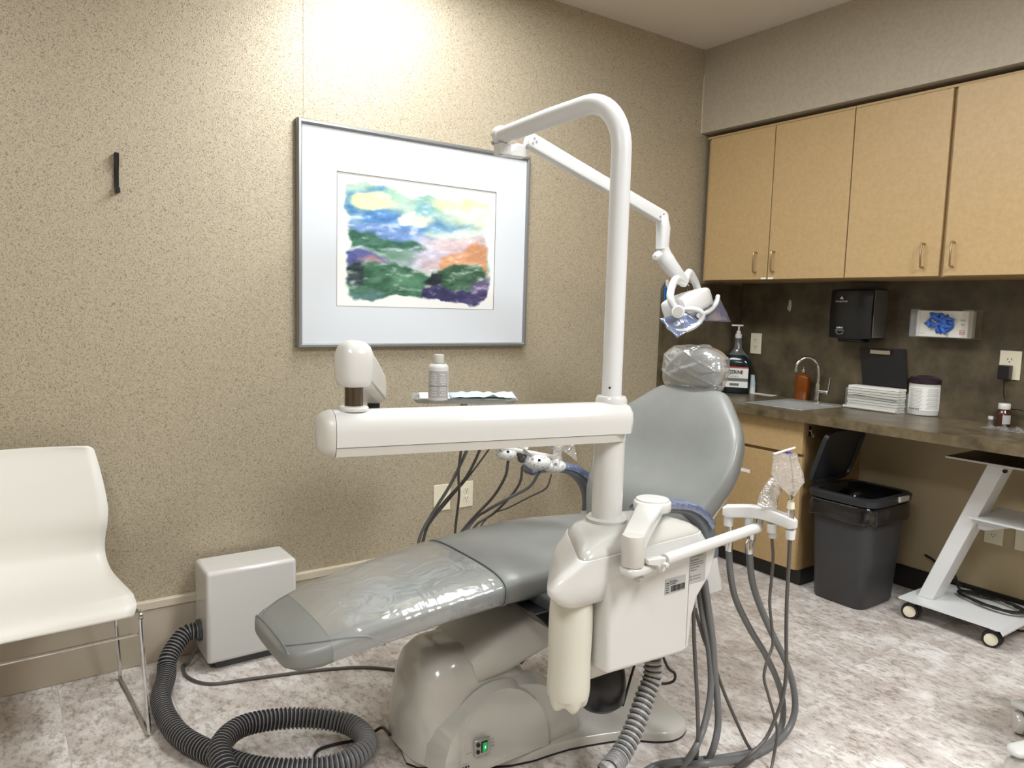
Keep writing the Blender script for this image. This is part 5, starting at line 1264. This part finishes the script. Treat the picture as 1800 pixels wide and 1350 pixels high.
# mouthwash jug
jx, jy = 3.475, 2.70
jx, jy = at(1286, 690, z=CZ).x + .02, at(1286, 690, z=CZ).y - .01
jg = thing('mouthwash_bottle', 'large dark green mouthwash bottle with pump in the counter corner', 'bottle', (jx, jy, CZ))
ju = V(math.cos(math.radians(-60)), math.sin(math.radians(-60)), 0)   # face direction across
ju = V(.56, -.83, 0).normalized(); jn = V(-ju.y, ju.x, 0); jn = -jn if jn.x > 0 else jn
def jring(z, a, b_, e=4): return sring((jx, jy, Z + z), ju, jn, a, b_, e, 40)
obj('jug', MB().loft([jring(0, .074, .05), jring(.006, .081, .055), jring(.13, .082, .056), jring(.175, .080, .054), jring(.20, .068, .047, 3.4), jring(.217, .052, .038, 3)]), 'mouthwash', jg, sharp=50)
obj('shoulder', MB().loft([jring(.217, .052, .038, 3), jring(.235, .036, .03, 2.4), jring(.255, .023, .022, 2), jring(.315, .0165, .0165, 2)]), 'clear_neck', jg, sharp=60)
pm = obj('pump', MB().lathe([(.0185, .312), (.0185, .334), (.013, .338), (.012, .353), (.0055, .355), (.0055, .380)], (jx, jy, Z), n=20), 'white', jg, sharp=40)
obj('pump_head', MB().obox(V(jx, jy, Z + .384) + ju * -.008, ju * .032, jn * .009, UZ * .005), 'white', pm, bevel=.003)
lo_ = jn * .0575; lc = V(jx, jy, Z) + jn * .0572
lm = MB(); quad(lm, lc - ju * .068 + UZ * .035, ju, UZ, .136, .115); jl = obj('label_panel', lm, 'paper', jg, flat=True)
lm = MB(); quad(lm, lc + jn * .0006 - ju * .068 + UZ * .144, ju, UZ, .136, .008); obj('red_stripe', lm, 'text_red', jl, flat=True)
lm = MB(); quad(lm, lc + jn * .0006 - ju * .068 + UZ * .070, ju, UZ, .136, .018); quad(lm, lc + jn * .0006 - ju * .03 + UZ * .044, ju, UZ, .05, .014); obj('grey_panels', lm, 'text_grey', jl, flat=True)
lm = MB(); text(lm, 'LISTERINE', .0285, lc + jn * .001 - ju * .066 + UZ * .112, ju, UZ, bold=.03, squeeze=.84); text(lm, 'ANTISEPTIC', .010, lc + jn * .001 - ju * .03 + UZ * .094, ju, UZ, squeeze=.9); obj('lettering', lm, 'text_black', jl, flat=True)
# cups
cx0 = at(1320, 691, z=CZ); cx0.y -= 0
cx0 = at(1320, 690, z=CZ) - V(.03, .02, 0)
for k in range(5):
    z = Z + .001 + k * .012
    cp_ = obj('paper_cup', MB().lathe([(.0235, 0), (.0245, .001), (.017, .056), (.0155, .057)], (cx0.x, cx0.y, z), n=24), 'cup' if k < 3 else 'label_blue', sharp=40)
    tag(cp_, ['paper cup at the bottom of the small stack beside the mouthwash', 'second paper cup from the bottom of the upturned stack', 'middle paper cup of the upturned stack', 'second paper cup from the top of the upturned stack, pale blue', 'topmost pale blue paper cup of the upturned stack'][k], 'paper cup', 'upturned paper cups')
# sheet of paper
m = MB(); q = [at(1300, 689, z=Z), at(1330, 687, z=Z), at(1378, 694, z=Z), at(1358, 697, z=Z)]
m.add([p + V(-.01, 0, .0005) for p in q] + [p + V(-.01, 0, .0015) for p in q], [(0, 1, 2, 3), (4, 5, 6, 7), (0, 1, 5, 4), (1, 2, 6, 5), (2, 3, 7, 6), (3, 0, 4, 7)])
tag(obj('paper_towel', m, 'paper'), 'white folded paper towel lying flat between cups and sink', 'paper towel')
# amber soap bottle behind the faucet
sx_, sy_2 = 3.545, 2.335
so = thing('soap_bottle', 'amber liquid soap bottle behind the chrome faucet', 'bottle', (sx_, sy_2, CZ))
obj('bottle_body', MB().loft([rr_ring(sx_ - a, sx_ + a, sy_2 - b_, sy_2 + b_, Z + z, 3.5, 32) for z, a, b_ in ((0, .02, .034), (.004, .024, .038), (.12, .024, .038), (.135, .02, .032), (.142, .01, .012), (.15, .01, .012))]), 'amber', so, sharp=50)
obj('pump_collar', MB().lathe([(.012, .15), (.012, .165), (.004, .167), (.004, .18)], (sx_, sy_2, Z), n=16), 'chrome', so)
# paper forms in an acrylic holder with a clipboard
bx0, by0, by1 = 3.50, 1.80, 2.055
pb_ = thing('form_holder', 'clear acrylic holder full of white printed cards by the clipboard', 'paper holder', (3.545, 1.93, CZ))
obj('holder_shell', MB().box((bx0 - .004, by0 - .045, Z), (bx0 - .001, by1 + .004, Z + .10)).box((bx0 - .004, by1 + .002, Z), (bx0 + .075, by1 + .006, Z + .10)).box((bx0 - .004, by0 - .048, Z), (bx0 + .075, by0 - .045, Z + .10)), 'acrylic', pb_)
obj('holder_lip', MB().tube([(bx0 - .012, by0, Z + .008), (bx0 - .012, by1 + .008, Z + .008)], .007, n=10), 'white', pb_)
for k in range(9):
    z = Z + .001 + k * .0128; jt = .002 * math.sin(k * 2.1)
    o = obj('card_stack', MB().box((bx0 + .001 + abs(jt), by0 + jt, z), (bx0 + .07, by1 - .002 + jt, z + .0104)), 'paper')
    tag(o, 'bundle of white printed cards stacked in the acrylic holder, ' + ['lowest', 'second from the bottom', 'third from the bottom', 'fourth from the bottom', 'middle one', 'fourth from the top', 'third from the top', 'second from the top', 'topmost'][k], 'card stack', 'white card stacks in the acrylic holder')
tag(obj('pen', MB().tube([V(bx0 - .009, by1 - .0, Z + .062), V(bx0 - .009, by1 - .05, Z + .070), V(bx0 - .009, by0 - .0, Z + .06)], .0022, n=6), 'text_grey'), 'thin grey wire pen clipped across the front of the card stacks', 'pen')
cb = thing('clipboard', 'black clipboard standing against the backsplash above the white cards', 'clipboard', (3.585, 1.93, CZ + .118))
c00, c10, c11, c01_ = at(1512, 611, x=3.6), at(1592, 614, x=3.6), at(1596, 680, x=3.59), at(1517, 672, x=3.59)
b = MB(); b.add([c00, c10, c11 - V(0, 0, .008), c01_ - V(0, 0, .01)] + [p + V(-.004, 0, 0) for p in (c00, c10, c11 - V(0, 0, .008), c01_ - V(0, 0, .01))], [(0, 1, 2, 3), (7, 6, 5, 4), (0, 4, 5, 1), (1, 5, 6, 2), (2, 6, 7, 3), (3, 7, 4, 0)])
obj('board', b, 'black', cb)
k0 = at(1549, 616, x=3.592)
obj('clip', MB().box((k0.x - .010, k0.y - .050, k0.z - .018), (k0.x, k0.y + .050, k0.z + .002)).tube([(k0.x - .012, k0.y - .05, k0.z + .003), (k0.x - .012, k0.y + .05, k0.z + .003)], .003, n=8), 'chrome', cb)
# wipes tub
wx, wy = 3.515, 1.705
wq = at(1620, 729, z=CZ); wx, wy = wq.x + .015, wq.y
wt = thing('wipes_tub', 'round white disinfectant wipes tub with a dark purple lid', 'tub', (wx, wy, CZ))
obj('tub_body', MB().lathe([(.062, 0), (.066, .003), (.068, .02), (.069, .13), (.069, .15)], (wx, wy, Z), n=40), 'white', wt, sharp=40)
obj('lid', MB().lathe([(.0715, .148), (.072, .168), (.066, .176), (.04, .18), (.03, .186), (.001, .187)], (wx, wy, Z), n=40), mat('purple_lid', (44, 30, 42), rough=.3), wt, sharp=35)
va = math.atan2(-wy, -wx)
lm = MB(); cyl_patch(lm, (wx, wy, Z), .0694, va - 1.3, va + 1.3, .025, .135, n=24); wl = obj('tub_label', lm, 'paper', wt)
lm = MB()
for k in range(15):
    for s, L in ((-.62, .5), (.55, .45)): cyl_patch(lm, (wx, wy, Z), .0698, va + s - L + .05 * (k % 3), va + s + L - .06 * ((k * 2) % 3), .034 + k * .0064, .0362 + k * .0064)
obj('label_lines', lm, 'label_grey', wl)
lm = MB()
for k in range(8): cyl_patch(lm, (wx, wy, Z), .0700, va - 1.05 + k * .1, va - .99 + k * .1, .027, .033)
obj('label_marks', lm, 'text_black', wl)
# brown pill bottle, small vial, plastic wrap
q = at(1767, 700, x=3.56)
pbx, pby = q.x, q.y
pt = thing('brown_bottle', 'brown bottle with white cap at the right end of the counter', 'bottle', (pbx, pby, CZ))
obj('bottle_body', MB().lathe([(.026, 0), (.029, .003), (.029, .05), (.026, .062), (.02, .07), (.02, .076)], (pbx, pby, Z), n=28), 'brown_glass', pt, sharp=40)
obj('cap', MB().lathe([(.0225, .074), (.0235, .077), (.0235, .095), (.021, .099), (.001, .1)], (pbx, pby, Z), n=28), 'white', pt, sharp=40)
lm = MB(); va2 = math.atan2(-pby, -pbx); cyl_patch(lm, (pbx, pby, Z), .0294, va2 - .1, va2 + 1.1, .012, .05); obj('bottle_label', lm, 'label_grey', pt)
q = at(1741, 742, x=3.55)
vt = thing('glass_vial', 'tiny glass vial with white cap left of the brown bottle', 'vial', (q.x, q.y, CZ))
obj('vial_body', MB().lathe([(.010, 0), (.011, .002), (.011, .02), (.008, .024)], (q.x, q.y, Z), n=16), 'acrylic', vt)
obj('cap', MB().lathe([(.0105, .024), (.011, .026), (.011, .038), (.001, .039)], (q.x, q.y, Z), n=16), 'white', vt)
rows = []; q = at(1768, 757, z=CZ)
for i in range(14):
    rows.append([V(q.x - .05 + .1 * i / 13, q.y + .09 - .22 * j / 13, Z + .003 + .03 * max(0, noise.noise(V(i * .5, j * .5, 9))) * math.sin(math.pi * i / 13) * math.sin(math.pi * j / 13) * 1.6) for j in range(14)])
tag(obj('plastic_wrapper', MB().sheet(rows), 'film_wrap', sharp=20), 'crumpled clear plastic wrapper in front of the brown bottle', 'wrapper')

# ------------------------------------------------------------------ things on the backsplash
XS = X1 - .011
dy0, dy1, dz0, dz1 = 1.955, 2.245, 1.175, 1.452
td = thing('towel_dispenser', 'black wall-mounted paper towel dispenser under the maple cabinets', 'towel dispenser', (XS - .08, 2.1, dz0))
dcx = at(1458, 508, x=3.46); dcr = at(1532, 505, x=3.46); dbl = at(1455, 592, x=3.46)
fy_l, fy_r = dcx.y, dcr.y; ftop, fbot = dcx.z, dbl.z
m = MB(); P_ = []
for q in range(9):
    a = q / 8; yv = fy_l + (fy_r - fy_l) * a; bul = .022 * math.sin(math.pi * a) ** .7
    P_.append([V(3.485 - bul, yv, fbot - .006 * math.sin(math.pi * a)), V(3.478 - bul * 1.2, yv, (ftop + fbot) / 2), V(3.485 - bul, yv, ftop - .01), V(3.50 - bul, yv, ftop), V(XS - .002, yv, ftop), V(XS - .002, yv, fbot)])
obj('cover', MB().loft(P_), 'black', td, sharp=50)
obj('side_panel', MB().box((3.492, fy_r - .005, fbot + .003), (XS - .001, fy_r - .0005, ftop - .003)), 'grey_side', td, bevel=.002)
obj('outlet_lip', MB().box((3.48, (fy_l + fy_r) / 2 - .06, fbot - .022), (3.57, (fy_l + fy_r) / 2 + .06, fbot)), 'black', td, bevel=.008)
tm = MB(); lx_ = 3.452; lc = V(lx_, fy_l - .075, ftop - .05)
tm.prism([lc + V(0, .011, 0), lc + V(0, -.011, 0), lc + V(0, 0, .014)], (.0006, 0, 0))
text(tm, 'Georgia-Pacific', .0105, lc + V(0, 0, -.014), WR_R, UZ, align='CENTER', bold=.01); text(tm, 'SofPull', .012, V(lx_ - .002, lc.y, fbot + .045), WR_R, UZ, align='CENTER', bold=.02); text(tm, 'HIGH CAPACITY', .006, V(lx_ - .001, lc.y, fbot + .034), WR_R, UZ, align='CENTER')
for i in range(9):
    a = math.pi + math.pi * i / 8; p = V(lx_ - .001, lc.y - .018 * math.cos(a), fbot + .028 + .012 * math.sin(a)); tm.box((p.x, p.y - .002, p.z - .0006), (p.x + .0005, p.y + .002, p.z + .0006))
obj('lettering', tm, 'text_white', td, flat=True)
# glove box in an acrylic holder
g0, g1, g2, g3 = at(1602, 543, x=3.53), at(1714, 541, x=3.53), at(1713, 596, x=3.53), at(1599, 592, x=3.53)
gy0, gy1, gz0, gz1 = g1.y, g0.y, g2.z + .001, g0.z
gh = thing('glove_holder', 'clear acrylic glove box holder mounted on the backsplash', 'glove holder', (3.56, (gy0 + gy1) / 2, gz0))
b = MB()
b.box((3.525, gy0, gz0 - .003), (XS - .001, gy1, gz0)); b.box((3.525, gy0, gz0), (XS - .001, gy0 + .003, gz1)); b.box((3.525, gy1 - .003, gz0), (XS - .001, gy1, gz1)); b.box((3.525, gy0 + .003, gz0), (3.528, gy0 + .045, gz1)); b.box((3.525, gy1 - .045, gz0), (3.528, gy1 - .003, gz1))
obj('acrylic_shell', b, 'acrylic', gh)
gb0, gb1 = at(1688 + 14, 570, x=3.533).y, at(1611, 570, x=3.533).y
gb = thing('glove_box', 'white carton of blue gloves inside the clear wall holder', 'glove box', (3.57, (gb0 + gb1) / 2, gz0))
obj('carton', MB().box((3.533, gb0, gz0 + .001), (XS - .004, gb1, gz1 - .006)), 'paper', gb, bevel=.001, seg=1)
tm = MB(); yq = gb0 + .022
for k in (-1, 1): tm.box((3.5322, yq - .010, gz0 + .024 + k * .010), (3.5328, yq + .010, gz0 + .026 + k * .010)); tm.box((3.5322, yq + k * .010 - .001, gz0 + .014), (3.5328, yq + k * .010 + .001, gz0 + .036))
text(tm, 'SG', .014, V(3.532, yq + .008, gz0 + .0195), WR_R, UZ, bold=.02)
obj('red_mark', tm, 'text_red', gb, flat=True)
tm = MB(); tm.box((3.5322, gb1 - .04, gz0 + .014), (3.5328, gb1 - .008, gz0 + .0155)); tm.box((3.5322, yq - .008, gz0 + .056), (3.5328, yq + .008, gz0 + .062)); tm.box((3.5322, yq - .010, gz0 + .075), (3.5328, yq + .010, gz0 + .082)); obj('grey_marks', tm, 'label_grey', gb, flat=True)
gc = at(1655, 568, x=3.53); m = MB(); random.seed(12)
for k in range(24):
    a = random.uniform(0, 6.28); rr_ = random.uniform(0, 1) ** .6
    p = gc + V(random.uniform(-.014, .006), rr_ * .050 * math.cos(a), rr_ * .038 * math.sin(a))
    Rm = Matrix.Rotation(random.uniform(0, 3.14), 3, 'X') @ Matrix.Rotation(random.uniform(-.4, .4), 3, 'Z')
    m.ell(p, (.012, random.uniform(.018, .03), random.uniform(.007, .011)), 14, 8, R=Rm)
tag(obj('nitrile_gloves', m, 'glove', sharp=60), 'crumpled blue nitrile gloves bulging out of the white carton', 'gloves')
# small clear hook
hk_ = at(1389, 537, x=XS)
m = MB().loft([sring(hk_ + V(-.001 - q, 0, 0), UY, UZ, a, b_, 2.5, 20) for q, a, b_ in ((0, .009, .032), (.003, .009, .032), (.005, .006, .028))])
m.tube(spl([hk_ + V(-.004, 0, 0), hk_ + V(-.016, 0, -.006), hk_ + V(-.02, 0, -.016), hk_ + V(-.014, 0, -.024)], 4), .003, n=8)
tag(obj('adhesive_hook', m, 'warmwhite'), 'small white adhesive hook on the dark backsplash above the sink', 'hook')
# blue-handled item hanging in the corner behind the light
b0 = at(1172, 502, y=Y1 - .024); b1 = at(1172, 532, y=Y1 - .024)
hg = thing('hanging_strap', 'blue strap with a white clip hanging on the side splash behind the light', 'strap', (b0.x, Y1 - .03, b1.z))
obj('strap', MB().box((b0.x - .018, Y1 - .030, b1.z), (b0.x + .016, Y1 - .021, b0.z)), 'blue_cloth', hg, bevel=.003)
obj('clip', MB().box((b0.x - .007, Y1 - .034, b0.z - .012), (b0.x + .006, Y1 - .021, b0.z + .03)), 'white', hg, bevel=.002)
b0 = at(1210, 507, y=Y1 - .024)
tag(obj('wire_hook', MB().tube(spl([b0 + V(-.006, 0, -.02), b0 + V(-.006, -.004, .012), b0 + V(0, -.006, .02), b0 + V(.006, -.004, .012), b0 + V(.006, 0, -.02)], 5), .002, n=6), 'chrome'), 'small chrome wire hook on the side splash seen through the lamp yoke', 'hook')
